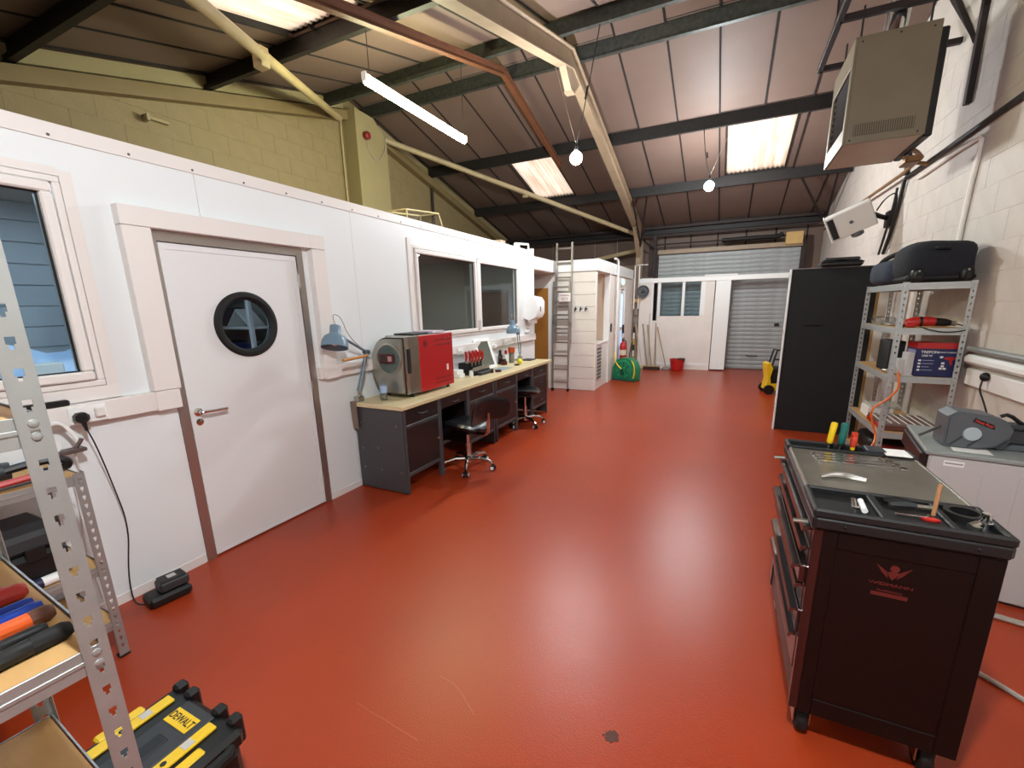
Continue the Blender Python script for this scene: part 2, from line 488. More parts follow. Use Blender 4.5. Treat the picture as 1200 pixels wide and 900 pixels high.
for x in bx:
    for ya, yb in ((YF, YRG), (YRG, YB)):
        segs = [(ya, yb)]
        for s in SKY:
            if s[0] < x < s[1] and ya <= s[2] and s[3] <= yb: segs = [(ya, s[2]), (s[3], yb)]
        for p, q in segs:
            part('batten', MB().prism([(p, ZR(p)+LIP-0.012), (q, ZR(q)+LIP-0.012), (q, ZR(q)+LIP+0.01), (p, ZR(p)+LIP+0.01)], 'x', x-0.012, x+0.012), Batten, ceil, world=True, smooth=0)
for s in SKY:
    for x in (s[0]-0.01, s[1]+0.01):
        part('batten', MB().prism([(s[2], ZR(s[2])+LIP-0.012), (s[3], ZR(s[3])+LIP-0.012), (s[3], ZR(s[3])+LIP+0.24-0.18), (s[2], ZR(s[2])+LIP+0.06)], 'x', x-0.014, x+0.014), Batten, ceil, world=True, smooth=0)
# corrugated translucent rooflights
Sky = bpy.data.materials.new('translucent_rooflight'); Sky.use_nodes = True
nt = Sky.node_tree; nt.nodes.clear()
o_ = nt.nodes.new('ShaderNodeOutputMaterial'); t_ = nt.nodes.new('ShaderNodeBsdfTranslucent'); d_ = nt.nodes.new('ShaderNodeBsdfDiffuse'); mx_ = nt.nodes.new('ShaderNodeMixShader')
tc = nt.nodes.new('ShaderNodeTexCoord'); mp = nt.nodes.new('ShaderNodeMapping'); mp.inputs['Scale'].default_value = (11, 1.2, 1.2)
nn = nt.nodes.new('ShaderNodeTexNoise'); nn.inputs['Scale'].default_value = 1.0; nn.inputs['Detail'].default_value = 6
cr = nt.nodes.new('ShaderNodeValToRGB')
cr.color_ramp.elements[0].position = 0.33; cr.color_ramp.elements[0].color = col('#dcb89c')
cr.color_ramp.elements[1].position = 0.62; cr.color_ramp.elements[1].color = col('#ffe3cb')
nt.links.new(tc.outputs['Object'], mp.inputs[0]); nt.links.new(mp.outputs[0], nn.inputs['Vector']); nt.links.new(nn.outputs['Fac'], cr.inputs[0])
nt.links.new(cr.outputs[0], t_.inputs[0]); nt.links.new(cr.outputs[0], d_.inputs[0]); mx_.inputs[0].default_value = 0.5
nt.links.new(t_.outputs[0], mx_.inputs[1]); nt.links.new(d_.outputs[0], mx_.inputs[2]); nt.links.new(mx_.outputs[0], o_.inputs[0])
for s in SKY:
    m = MB(); n = 96
    for i in range(n+1):
        x = s[0] + (s[1]-s[0])*i/n; dz = 0.009*math.sin(2*PI*(x-s[0])/0.078)
        for y in (s[2]-0.05, s[3]+0.05): m.v.append(Vector((x, y, ZR(y)+LIP+0.045+dz)))
    for i in range(n): m.f.append([2*i, 2*i+2, 2*i+3, 2*i+1]); m.m.append(0)
    part('rooflight_sheet', m, Sky, ceil, world=True, smooth=60)
# purlins (cold-rolled zed sections), one per line
for i, y in enumerate(PY + [12.05]):
    zb = ZR(y); sgn = 1 if y < YRG else -1
    q = MB()
    poly = [(y-0.03, zb+0.0), (y+0.03, zb), (y+0.03, zb+0.05), (y+0.022, zb+0.05), (y+0.022, zb+0.012), (y-0.012, zb+0.012), (y-0.012, zb+0.2), (y-0.05, zb+0.2), (y-0.05, zb+0.19), (y-0.02, zb+0.19), (y-0.02, zb+0.012), (y-0.03, zb+0.012)]
    if sgn > 0: poly = [(2*y-u, v) for u, v in poly]
    if i == 8: zb += 0.05
    q.prism(poly, 'x', XW+0.02, XR-0.02)
    part('purlin', q, PurlinG if y in (5.59, 6.4) else Purlin, ceil, world=True, smooth=0)
# cream portal frame: rafters, columns, apex haunch
def ibeam(m, x, ya, za, yb, zb, dep=0.24, wd=0.13):
    for dz0, dz1, hw in ((-dep, -dep+0.014, wd/2), (-0.014, 0, wd/2), (-dep+0.014, -0.014, 0.005)):
        m.prism([(ya, za+dz0), (yb, zb+dz0), (yb, zb+dz1), (ya, za+dz1)], 'x', x-hw, x+hw)
XF = -2.12
m = MB(); ibeam(m, XF, YF, ZR(YF)-0.005, YRG, ZP-0.005); part('rafter', m, Cream_steel, ceil, world=True, smooth=0)
m = MB(); ibeam(m, XF, YRG, ZP-0.005, 11.75, ZR(11.75)-0.005); part('rafter', m, Cream_steel, ceil, world=True, smooth=0)
m = MB(); m.prism([(YRG-0.3, ZP-0.31), (YRG-0.06, ZP-0.51), (YRG+0.06, ZP-0.51), (YRG+0.3, ZP-0.31), (YRG, ZP-0.22)], 'x', XF-0.045, XF+0.045); m.box(XF-0.06, XF+0.06, YRG-0.06, YRG+0.06, ZP-0.52, ZP-0.505); part('apex_gusset', m, Cream_steel, ceil, world=True, smooth=0)
m = MB()
m.box(XF-0.065, XF+0.065, 11.5, 11.514, 0, 3.2); m.box(XF-0.065, XF+0.065, 11.736, 11.75, 0, 3.2); m.box(XF-0.005, XF+0.005, 11.514, 11.736, 0, 3.2)
m.prism([(11.5, 2.75), (11.5, 3.2), (10.9, 3.39), (10.9, 3.36)], 'x', XF-0.05, XF+0.05)
part('column', m, Cream_steel, ceil, world=True, smooth=0)
# red-oxide channel following the roof slope
m = MB()
ibeam(m, -3.1, -2.0, ZR(-2.0)-0.005, YRG, ZP-0.005, 0.1, 0.07); part('channel', m, Rust, ceil, world=True, smooth=0)
m = MB()
ibeam(m, -3.1, YRG, ZP-0.005, 8.5, ZR(8.5)-0.005, 0.1, 0.07); part('channel', m, Rust, ceil, world=True, smooth=0)
# wind-brace tubes
part('brace_tube', MB().tube([(-5.88, 6.78, 4.60), (-2.16, 11.42, 3.28)], 0.048, 12), Cream_pipe, ceil, world=True)
part('brace_tube', MB().tube([(-5.95, 5.85, 4.64), (-2.16, 0.35, 3.18)], 0.05, 12), Cream_pipe, ceil, world=True)
part('brace_clip', MB().box(-4.14, -4.04, 9.0, 9.06, 3.87, 3.99, 0.005), Cream_pipe, ceil, world=True)
part('brace_clip', MB().box(-4.2, -4.08, 3.13, 3.22, 3.83, 4.0, 0.005), Cream_pipe, ceil, world=True)
# knee braces from the portal frame and the right wall to the purlins
for a, b in (((-2.05, 11.3, 3.0), (-1.75, 10.15, 3.84)), ((-2.05, 11.2, 3.1), (-2.05, 10.15, 3.84)), ((1.7, 11.6, 3.25), (1.05, 10.12, 3.84)), ((1.72, 11.6, 3.25), (1.6, 10.12, 3.84))):
    part('knee_brace', MB().tube([a, b], 0.022, 6), Dark_steel, ceil, world=True)

# left gable: sloping wall plates and pier -------------------------------
for ya, yb in ((YF, 6.0), (6.8, YB)):
    m = MB().prism([(ya, ZR(ya)-0.16), (yb, ZR(yb)-0.16), (yb, ZR(yb)-0.02), (ya, ZR(ya)-0.02)], 'x', XW, XW+0.14)
    part('wall_plate', m, mat('brown_beam', '#7a6642', 0.6, noise=0.06), wl, world=True, smooth=0)
    m = MB().prism([(ya, ZR(ya)+0.02), (yb, ZR(yb)+0.02), (yb, ZR(yb)+0.16), (ya, ZR(ya)+0.16)], 'x', XW, XW+0.06)
    part('fascia_strip', m, Cream_paint, wl, world=True, smooth=0)
m = MB().prism([(6.0, 2.3), (6.72, 2.3), (6.72, 4.55), (6.42, 4.8), (6.0, 4.82)], 'x', XW, -5.76)
part('pier', m, Cream_paint, wl, world=True, smooth=0)
part('conduit', MB().tube([(-6.02, 5.93, 2.4), (-6.02, 5.93, 4.72)], 0.016, 8), Cream_pipe, wl, world=True)
part('conduit', MB().tube([(-6.0, 8.35, 2.4), (-6.0, 8.35, 4.3)], 0.03, 8), Dark_steel, wl, world=True)
part('bent_bracket', MB().box(-6.04, -5.99, 3.05, 3.3, 3.72, 3.75, 0.003).box(-6.04, -5.93, 3.05, 3.08, 3.68, 3.75, 0.003), Cream_paint, wl, world=True)
# partition of white laminate panels --------------------------------------
OPEN = [(-0.3, 1.09, 1.235, 2.25), (1.395, 2.405, 0.0, 2.06), (3.70, 6.24, 1.26, 2.24)]
def cells(y0, y1, z0, z1, x0, x1):
    m = MB()
    yb = sorted({y0, y1} | {v for o in OPEN for v in o[:2] if y0 < v < y1})
    for a, b in zip(yb, yb[1:]):
        c = (a+b)/2; hit = [o for o in OPEN if o[0] < c < o[1]]
        if not hit: m.box(x0, x1, a, b, z0, z1)
        else:
            o = hit[0]
            if o[2] > z0 + 0.01: m.box(x0, x1, a, b, z0, o[2])
            if o[3] < z1 - 0.01: m.box(x0, x1, a, b, o[3], z1)
    return m
wp = struct('wall_partition', cells(YF, 6.82, 0, 2.47, XP-0.09, XP-0.012), W_panel, smooth=0)
seams = [YF, -0.7, 0.505, 1.715, 2.925, 4.27, 5.48, 6.82]
for a, b in zip(seams, seams[1:]):
    part('panel', cells(a+0.0012, b-0.0012, 0, 2.47, XP-0.012, XP), W_panel, wp, world=True, smooth=0)
top = part('top_strip', MB().box(XP, XP+0.008, YF, 6.835, 2.415, 2.48).box(XP-0.1, XP+0.008, YF, 6.835, 2.48, 2.488), W_pvc, wp, world=True, smooth=0)
sm = make_mesh('screw', MB().lathe([(0.007, 0), (0.006, 0.003), (0.0, 0.0035)], ax=(1, 0, 0), n=8), mat('screw_steel', '#6a6560', 0.4, metal=0.7))
pim = wm(wp).inverted()
y = 0.78
while y < 6.8:
    linkpart('screw', sm, top, pim @ Matrix.Translation((XP+0.008, y, 2.432))); y += 0.31
part('base_strip', MB().box(XP, XP+0.006, YF, 1.385, 0, 0.055).box(XP, XP+0.006, 2.41, 6.82, 0, 0.055), W_pvc, wp, world=True, smooth=0)
part('end_strip', MB().box(XP-0.1, XP+0.01, 6.82, 6.835, 0, 2.53), W_gloss, wp, world=True, smooth=0)
struct('trim_1', MB().box(XP, XP+0.05, YF, 1.395, 1.055, 1.16, 0.004), W_pvc, label='white dado trunking running under the near window up to the door')
struct('trim_2', MB().box(XP, XP+0.05, 2.41, 6.8, 1.055, 1.155, 0.004), W_pvc, label='white dado trunking running from the door along behind the workbench')
tr = struct('trim_3', MB().box(XP, XP+0.062, 1.275, 2.44, 2.062, 2.165, 0.004), W_pvc, label='white boxed casing around the door')
part('casing_leg', MB().box(XP, XP+0.062, 1.275, 1.41, 1.165, 2.06, 0.004), W_pvc, tr, world=True)
part('casing_block', MB().box(XP, XP+0.06, 1.275, 1.4, 1.05, 1.163, 0.004), W_pvc, tr, world=True)
part('casing_block', MB().box(XP, XP+0.062, 2.442, 2.575, 2.062, 2.165, 0.004), W_pvc, tr, world=True)
part('casing_leg', MB().box(XP, XP+0.062, 2.45, 2.575, 1.05, 2.06, 0.004), W_pvc, tr, world=True)

# door ------------------------------------------------------------------------
DY0, DY1, DZ1 = 1.458, 2.345, 1.998
dl = thing('door_1', 'white flush door with round black-rimmed porthole', None, (XP, (DY0+DY1)/2, 0), kind='structure')
PC = (1.905, 1.515)
def holed(y0, y1, z0, z1, c, r, xa, xb, n=56):
    m = MB(); an = [2*PI*i/n for i in range(n)] + [math.atan2(z-c[1], y-c[0]) % (2*PI) for y in (y0, y1) for z in (z0, z1)]
    an = sorted(an); inn = []; out = []
    for a in an:
        dy, dz = math.cos(a), math.sin(a); t = 1e9
        if dy > 1e-9: t = min(t, (y1-c[0])/dy)
        if dy < -1e-9: t = min(t, (y0-c[0])/dy)
        if dz > 1e-9: t = min(t, (z1-c[1])/dz)
        if dz < -1e-9: t = min(t, (z0-c[1])/dz)
        inn.append((c[0]+r*dy, c[1]+r*dz)); out.append((c[0]+t*dy, c[1]+t*dz))
    N = len(an)
    for x in (xa, xb):
        k = len(m.v)
        m.add([(x, p[0], p[1]) for p in inn] + [(x, p[0], p[1]) for p in out], [(i, (i+1) % N, N+(i+1) % N, N+i) for i in range(N)])
    m.f += [[i, (i+1) % N, 2*N+(i+1) % N, 2*N+i] for i in range(N)] + [[N+i, N+(i+1) % N, 3*N+(i+1) % N, 3*N+i] for i in range(N)]
    m.m += [0]*(2*N)
    return m
W_door = mat('white_door_laminate', '#dedede', 0.36)
leaf = part('leaf', holed(DY0, DY1, 0.012, DZ1, PC, 0.18, XP-0.05, XP-0.006), W_door, dl, world=True, smooth=20)
g = 0.035
fr = MB()
fr.box(XP-0.006, XP-0.002, DY0, DY0+g, 0.012, DZ1); fr.box(XP-0.006, XP-0.002, DY1-g, DY1, 0.012, DZ1); fr.box(XP-0.006, XP-0.002, DY0+g, DY1-g, DZ1-g, DZ1)
fr.box(XP-0.006, XP-0.002, DY0+g, DY1-g, 0.012, 0.03)
part('edge_lip', fr, W_door, dl, world=True, smooth=0)
ring = MB().lathe([(0.17, -0.02), (0.216, -0.006), (0.218, 0.008), (0.205, 0.022), (0.185, 0.024), (0.168, 0.008), (0.166, -0.02)], (XP-0.006, PC[0], PC[1]), (1, 0, 0), 56)
pr_ = part('porthole_rim', ring, BlackR, dl, world=True)
part('pane', MB().lathe([(0.17, 0), (0.17, 0.005)], (XP-0.03, PC[0], PC[1]), (1, 0, 0), 40), Glass, pr_, world=True)
h = MB().lathe([(0.026, 0), (0.026, 0.008), (0.012, 0.012), (0.0115, 0.05)], (XP-0.004, 1.503, 0.99), (1, 0, 0), 20)
hh = part('handle', h, Chrome, dl, world=True)
part('lever', MB().tube([(XP+0.045, 1.503, 0.99), (XP+0.052, 1.515, 0.99), (XP+0.052, 1.60, 0.988), (XP+0.046, 1.652, 0.985)], 0.0105, 10, smooth=1), Chrome, hh, world=True)
part('lock_rose', MB().lathe([(0.022, 0), (0.022, 0.006), (0.0, 0.007)], (XP-0.004, 1.503, 0.925), (1, 0, 0), 18), Chrome, dl, world=True)
jm = MB()
jm.box(XP-0.08, XP+0.004, 1.397, DY0-0.006, 0, 2.06); jm.box(XP-0.08, XP+0.004, DY1+0.006, 2.403, 0, 2.06); jm.box(XP-0.08, XP+0.004, DY0-0.006, DY1+0.006, DZ1+0.006, 2.06)
part('frame', jm, Alu, dl, world=True, smooth=0)
part('gap_shade', MB().box(XP-0.075, XP-0.052, DY0-0.02, DY0+0.012, 0, DZ1+0.02).box(XP-0.075, XP-0.052, DY1-0.012, DY1+0.02, 0, DZ1+0.02).box(XP-0.075, XP-0.052, DY0, DY1, DZ1-0.012, DZ1+0.02), BlackR, dl, world=True, smooth=0)  # black strips added behind the leaf so its gap shows as dark shade
for z in (0.22, 1.0, 1.82):
    part('hinge', MB().cyl((XP+0.006, DY1+0.004, z-0.05), (XP+0.006, DY1+0.004, z+0.05), 0.009, n=10), Steel, dl, world=True)

# windows of the partition ------------------------------------------------------
def pvc_window(name, label, y0, y1, z0, z1, sashes):
    t = thing(name, label, None, (XP, (y0+y1)/2, z0), kind='structure')
    m = MB(); e = 0.03
    for a in ((y0, y1, z0, z0+e), (y0, y1, z1-e, z1)): m.box(XP-0.07, XP+0.012, a[0], a[1], a[2], a[3], 0.004)
    for a in ((y0, y0+e), (y1-e, y1)): m.box(XP-0.07, XP+0.012, a[0], a[1], z0+e, z1-e, 0.004)
    part('outer_frame', m, W_pvc, t, world=True)
    for a, b in sashes:
        s = MB(); q = 0.047; za, zb_ = z0+e+0.004, z1-e-0.004
        s.box(XP-0.055, XP+0.03, a, b, za, za+q, 0.008); s.box(XP-0.055, XP+0.03, a, b, zb_-q, zb_, 0.008)
        s.box(XP-0.055, XP+0.03, a, a+q, za+q, zb_-q, 0.008); s.box(XP-0.055, XP+0.03, b-q, b, za+q, zb_-q, 0.008)
        so = part('sash', s, W_pvc, t, world=True)
        part('pane', MB().box(XP-0.02, XP-0.012, a+q-0.01, b-q+0.01, za+q-0.01, zb_-q+0.01), Glass, so, world=True, smooth=0)
        gk = MB(); k = 0.006
        gk.box(XP-0.012, XP+0.002, a+q, b-q, za+q, za+q+k); gk.box(XP-0.012, XP+0.002, a+q, b-q, zb_-q-k, zb_-q); gk.box(XP-0.012, XP+0.002, a+q, a+q+k, za+q, zb_-q); gk.box(XP-0.012, XP+0.002, b-q-k, b-q, za+q, zb_-q)
        part('gasket', gk, BlackR, so, world=True, smooth=0)
    return t
w1 = pvc_window('window_1', 'white framed window beside the door with bluish room behind', -0.3, 1.09, 1.235, 2.25, [(-0.26, 1.05)])
part('cover_strip', MB().box(XP, XP+0.01, 1.092, 1.14, 1.165, 2.28), W_pvc, w1, world=True, smooth=0)
part('cover_strip', MB().box(XP, XP+0.01, -0.3, 1.092, 2.252, 2.29), W_pvc, w1, world=True, smooth=0)
part('cover_strip', MB().box(XP, XP+0.012, -0.3, 1.14, 1.165, 1.233), W_pvc, w1, world=True, smooth=0)
w2 = pvc_window('window_2', 'white two-sash window above the workbench', 3.70, 6.24, 1.26, 2.24, [(3.735, 4.955), (5.005, 6.205)])
part('mullion', MB().box(XP-0.06, XP+0.034, 4.957, 5.003, 1.297, 2.2, 0.004), W_pvc, w2, world=True)
part('latch', MB().box(XP+0.03, XP+0.06, 4.965, 4.985, 1.33, 1.46, 0.004).box(XP+0.03, XP+0.05, 4.94, 5.01, 1.43, 1.45, 0.004), W_gloss, w2, world=True)
part('cover_strip', MB().box(XP, XP+0.01, 3.64, 3.698, 1.2, 2.3), W_pvc, w2, world=True, smooth=0)
part('cover_strip', MB().box(XP, XP+0.01, 6.242, 6.3, 1.2, 2.3), W_pvc, w2, world=True, smooth=0)

# rooms behind the partition ----------------------------------------------------
struct('ceiling_partition_rooms', MB().box(XW, XP-0.09, YF, 6.82, 2.4, 2.47), mat('room_roof_board', '#a39a8c', 0.8))
struct('wall_room_divider', MB().box(XW, XP-0.09, 3.22, 3.3, 0, 2.4), RoomGrey)
re = struct('wall_room_end', MB().box(XW, XP-0.1, 6.74, 6.82, 0, 2.4), RoomGrey)
rc = struct('wall_room_cladding', MB().box(-4.72, -4.66, YF, 2.62, 0, 2.4), RoomBoard)
z = 0.02
while z < 2.38:
    part('board', MB().box(-4.66, -4.645, YF, 2.62, z, min(z+0.145, 2.39), 0.003), RoomBoard, rc, world=True); z += 0.15
d2 = thing('door_2', 'brown door seen through the workbench window', None, (-3.66, 6.74, 0), kind='structure')
part('leaf', MB().box(-3.93, -3.4, 6.71, 6.738, 0.01, 1.86, 0.003), DoorBrown, d2, world=True)
part('frame', MB().box(-4.02, -3.95, 6.70, 6.738, 0, 1.95, 0.003).box(-3.38, -3.3, 6.70, 6.738, 0, 1.95, 0.003).box(-3.95, -3.38, 6.70, 6.738, 1.88, 1.95, 0.003), RoomBoard, d2, world=True)
t = thing('room_shelf', 'white shelf unit of dark blue crates seen through the door porthole', 'shelf', (-5.0, 3.05, 0))
for x, y in ((-5.5, 2.9), (-4.46, 2.9), (-5.5, 3.19), (-4.46, 3.19)):
    part('leg', MB().box(x-0.02, x+0.02, y-0.02, y+0.02, 0, 2.1, 0.003), W_gloss, t, world=True)
for z in (0.5, 0.95, 1.42, 1.88):
    part('shelf', MB().box(-5.5, -4.46, 2.88, 3.2, z, z+0.03, 0.003), W_gloss, t, world=True)
for i, (x, z, hgt) in enumerate(((-5.22, 0.98, 0.3), (-4.74, 0.98, 0.3), (-5.2, 1.45, 0.2))):
    m = MB().box(x-0.21, x+0.21, 2.9, 3.16, z, z+hgt, 0.01).box(x-0.22, x+0.22, 2.89, 3.17, z+hgt-0.03, z+hgt, 0.005)
    solo('storage_crate', m, NavyCard, ['navy crate on middle shelf nearer the wall, through porthole', 'navy crate on middle shelf nearest the post, through porthole', 'navy crate on upper shelf, through porthole'][i], 'crate', 'crates behind the porthole')
solo('folded_paper', MB().prism([(-4.9, 1.455), (-4.72, 1.63), (-4.52, 1.455), (-4.54, 1.452), (-4.72, 1.61), (-4.88, 1.452)], 'y', 2.92, 3.1), Paper, 'folded white sheet on upper shelf seen through porthole', 'paper')
m = MB()
for i in range(22):
    for j in range(9):
        m.v.append(Vector((-4.62+0.05*j, 0.1+0.1*i, 1.32+0.05*math.sin(i*1.3+j*0.4)+0.05*math.cos(i*0.5-j*0.9)-0.05*j)))
for i in range(21):
    for j in range(8): m.f.append([i*9+j, i*9+j+1, i*9+j+10, i*9+j+9]); m.m.append(0)
solo('plastic_sheet', m, mat('pale_blue_plastic', '#9fb9d6', 0.3), 'pale blue crumpled plastic sheet seen through the near window', 'sheet', smooth=80)
solo('room_bench', MB().box(-4.64, -4.15, -1.0, 2.4, 0.7, 0.74, 0.004).box(-4.6, -4.2, -0.9, -0.84, 0, 0.7).box(-4.6, -4.2, 2.2, 2.26, 0, 0.7), W_paint, 'white bench in the room behind the near window', 'bench')
solo('switch_box', MB().box(-3.2, -3.12, 0.88, 1.0, 1.3, 1.36, 0.006), W_gloss, 'small white switch box behind the near window glass', 'switch')
def room_fill(x, y, lx, ly, watts, c, label):  # unseen glowing panel, added to brighten a room behind the partition glass
    t = thing('room_fill_panel', label, 'light', (x, y, 2.36), group=None)
    part('tray', MB().box(x-lx/2-0.02, x+lx/2+0.02, y-ly/2-0.02, y+ly/2+0.02, 2.375, 2.4, 0.003), W_gloss, t, world=True)
    part('diffuser', MB().box(x-lx/2, x+lx/2, y-ly/2, y+ly/2, 2.365, 2.374), emitter('fill_panel_glow', c, watts/(PI*lx*ly)), t, world=True, smooth=0)
room_fill(-3.8, 1.2, 0.25, 1.2, ROOM_BLUE_W, (0.68, 0.84, 1.0, 1), 'cool fill panel added out of view inside the near partition room')
room_fill(-4.3, 5.0, 0.25, 0.8, ROOM_DIM_W, (1.0, 0.95, 0.85, 1), 'dim fill panel added out of view inside the far partition room')

# white boarded block at the back with its corridor and door --------------------
XB = -2.2; YBk = 7.94
bw = struct('wall_block_front', MB().box(-3.0, XB-0.02, YBk+0.01, YBk+0.1, 0, 2.22), W_paint)
z = 0.0
while z < 2.2:
    part('board', MB().box(-3.0, XB, YBk-0.012, YBk+0.01, z+0.002, min(z+0.223, 2.22), 0.004), W_paint, bw, world=True); z += 0.225
bw2 = struct('wall_corridor', MB().box(XW, -3.0, YBk, YBk+0.1, 0, 2.42), W_paint)
d3 = thing('door_3', 'oak veneer door at the end of the partition', None, (-3.5, YBk, 0), kind='structure')
part('leaf', MB().box(-3.9, -3.13, YBk-0.03, YBk-0.003, 0.01, 1.94, 0.003), DoorWood, d3, world=True)
part('jamb', MB().box(-3.128, -3.02, YBk-0.035, YBk-0.003, 0, 2.02, 0.003), W_gloss, d3, world=True)
part('soffit', MB().box(XW, -3.0, 6.84, YBk, 2.2, 2.24), W_paint, bw2, world=True, smooth=0)
part('fascia', MB().box(-3.0, -2.97, 6.84, YBk-0.03, 2.21, 2.42, 0.004), W_gloss, bw2, world=True)
# side wall x = XB, with niche, wall, doorway
ws = struct('wall_block_side', MB().box(XB-0.08, XB, 8.98, 9.92, 0, 2.22).box(XB-0.08, XB, 10.42, 11.5, 0, 2.22).box(XB-0.08, XB, 9.92, 10.42, 1.95, 2.22), W_paint)
part('post', MB().box(XB-0.1, XB+0.02, 8.92, 9.0, 0, 2.22, 0.005), W_gloss, ws, world=True)
part('corner_post', MB().box(XB-0.08, XB+0.004, 7.95, 8.02, 0, 2.22, 0.004), W_gloss, ws, world=True)
part('niche_back', MB().box(XB-0.62, XB-0.58, 7.95, 9.0, 0, 2.22), mat('beige_niche_wall', '#dcc9b4', 0.6), ws, world=True)
part('niche_end', MB().box(XB-0.6, XB-0.08, 8.94, 8.98, 0, 2.22), mat('beige_niche_end', '#dcc9b4', 0.6), ws, world=True)
part('block_roof', MB().box(-3.0, XB, YBk, 11.5, 2.22, 2.25), W_paint, ws, world=True)
part('fascia', MB().box(-3.0, XB+0.035, YBk-0.045, YBk-0.012, 2.215, 2.42, 0.004), W_gloss, ws, world=True)
part('fascia', MB().box(XB, XB+0.035, YBk-0.012, 11.2, 2.215, 2.43, 0.004), W_gloss, ws, world=True)
part('door_frame', MB().box(XB-0.09, XB+0.015, 9.86, 9.94, 0, 1.99, 0.004).box(XB-0.09, XB+0.015, 10.4, 10.48, 0, 1.99, 0.004), W_gloss, ws, world=True)
t = thing('niche_cabinet', 'low white cabinet with grey louvred panel in the boarded niche', 'cabinet', (XB-0.3, 8.45, 0))
part('body', MB().box(XB-0.56, XB-0.005, 8.055, 8.9, 0, 0.86, 0.006), W_gloss, t, world=True)
part('top', MB().box(XB-0.57, XB+0.01, 8.05, 8.91, 0.86, 0.89, 0.004), W_pvc, t, world=True)
lv = part('louvre_panel', MB().box(XB-0.005, XB+0.004, 8.08, 8.42, 0.16, 0.84, 0.002), GreyPanel, t, world=True)
for k in range(9): part('louvre', MB().box(XB+0.004, XB+0.008, 8.1, 8.4, 0.2+0.07*k, 0.235+0.07*k, 0.001), GreyPl, lv, world=True)
d4 = thing('door_4', 'pale doorway with bluish daylight in its glass', None, (XB, 10.17, 0), kind='structure')
part('leaf', MB().box(XB-0.05, XB-0.015, 9.95, 10.39, 0.01, 0.3, 0.003).box(XB-0.05, XB-0.015, 9.95, 10.02, 0.3, 1.93, 0.003).box(XB-0.05, XB-0.015, 10.32, 10.39, 0.3, 1.93, 0.003).box(XB-0.05, XB-0.015, 10.02, 10.32, 1.85, 1.93, 0.003).box(XB-0.05, XB-0.015, 10.02, 10.32, 1.02, 1.1, 0.003), W_gloss, d4, world=True)
part('pane', MB().box(XB-0.036, XB-0.03, 10.02, 10.32, 1.1, 1.85), emitter('daylit_pane', (0.45, 0.62, 1.0, 1), 1.6), d4, world=True, smooth=0)
part('pane', MB().box(XB-0.036, XB-0.03, 10.02, 10.32, 0.3, 1.02), emitter('daylit_pane_low', (0.45, 0.6, 1.0, 1), 1.0), d4, world=True, smooth=0)
part('handle', MB().box(XB-0.015, XB+0.03, 10.33, 10.36, 0.95, 1.15, 0.005), Black, d4, world=True)

# back: roller shutter, inner white partition, lining panels, rails ----------------
YI = 11.45
rs = thing('door_5', 'grey slatted roller shutter behind the white partition', None, (-0.15, 11.9, 0), kind='structure')
sl = MB()
prof = [(0, 0), (-0.005, 0.012), (-0.009, 0.05), (-0.007, 0.088), (0, 0.1), (0.006, 0.1), (0.006, 0)]
sl.prism([(u, v) for u, v in prof], 'x', -1.53, 1.53)
sme = make_mesh('slat', sl, Shutter, 50)
for k in range(28): linkpart('slat', sme, rs, Matrix.Translation((0, 0, 0.01+0.1*k)))
part('guide', MB().box(-1.8, -1.69, 11.84, 11.94, 0, 2.95, 0.004), Dark_steel, rs, world=True)
part('guide', MB().box(1.38, 1.46, 11.84, 11.94, 0, 2.95, 0.004), Dark_steel, rs, world=True)
part('lintel', MB().box(-1.7, 1.4, 11.8, 11.95, 2.82, 2.92, 0.005), Cream_steel, rs, world=True)
part('gear_box', MB().box(1.05, 1.38, 11.72, 11.9, 2.86, 3.12, 0.01), TanWood, rs, world=True)
part('lift_handle', MB().tube([(0.5, 11.86, 0.36), (0.5, 11.82, 0.34), (0.72, 11.82, 0.34), (0.72, 11.86, 0.36)], 0.012, 6), Dark_steel, rs, world=True)
part('lock', MB().box(1.02, 1.12, 11.85, 11.885, 1.05, 1.12, 0.004), Dark_steel, rs, world=True)
for k, x in enumerate(bx):
    if x > -2.3: part('batten', MB().box(x-0.014, x+0.014, YB-0.005, YB+0.012, 2.9, 3.45), Batten, wb, world=True, smooth=0)
for xa, xb in zip(edges, edges[1:]):
    part('lining_panel', MB().box(xa+0.008, xb-0.008, YB+0.004, YB+0.03, 2.3, 3.47), Roofp, wb, world=True, smooth=0)
part('tie_rail', MB().box(-6.0, 1.72, 11.86, 11.92, 3.44, 3.5, 0.003), Dark_steel, wb, world=True)
part('tie_rail', MB().box(-6.0, 1.66, 11.88, 11.93, 3.26, 3.31, 0.003), Dark_steel, wb, world=True)
part('tie_rod', MB().tube([(-1.8, 11.85, 3.06), (1.4, 11.85, 3.06)], 0.016, 6), Dark_steel, wb, world=True)
part('motor_tube', MB().tube([(-0.25, 11.8, 3.05), (0.9, 11.8, 3.05), (1.0, 11.8, 3.1)], 0.05, 10), Black, wb, world=True)
part('drop_bar', MB().box(-1.82, -1.74, 11.8, 11.86, 2.3, 3.3, 0.003), Dark_steel, wb, world=True)
part('diagonal_bar', MB().tube([(-2.08, 11.5, 3.2), (-1.78, 11.82, 2.95)], 0.02, 6), Dark_steel, wb, world=True)
part('pipe_run', MB().tube([(-6.0, 11.7, 2.35), (-2.2, 11.7, 2.95)], 0.05, 10), Cream_pipe, wb, world=True)
part('cross_member', MB().box(-6.0, -2.2, 12.1, 12.2, 2.45, 2.62, 0.003), Cream_steel, wb, world=True)

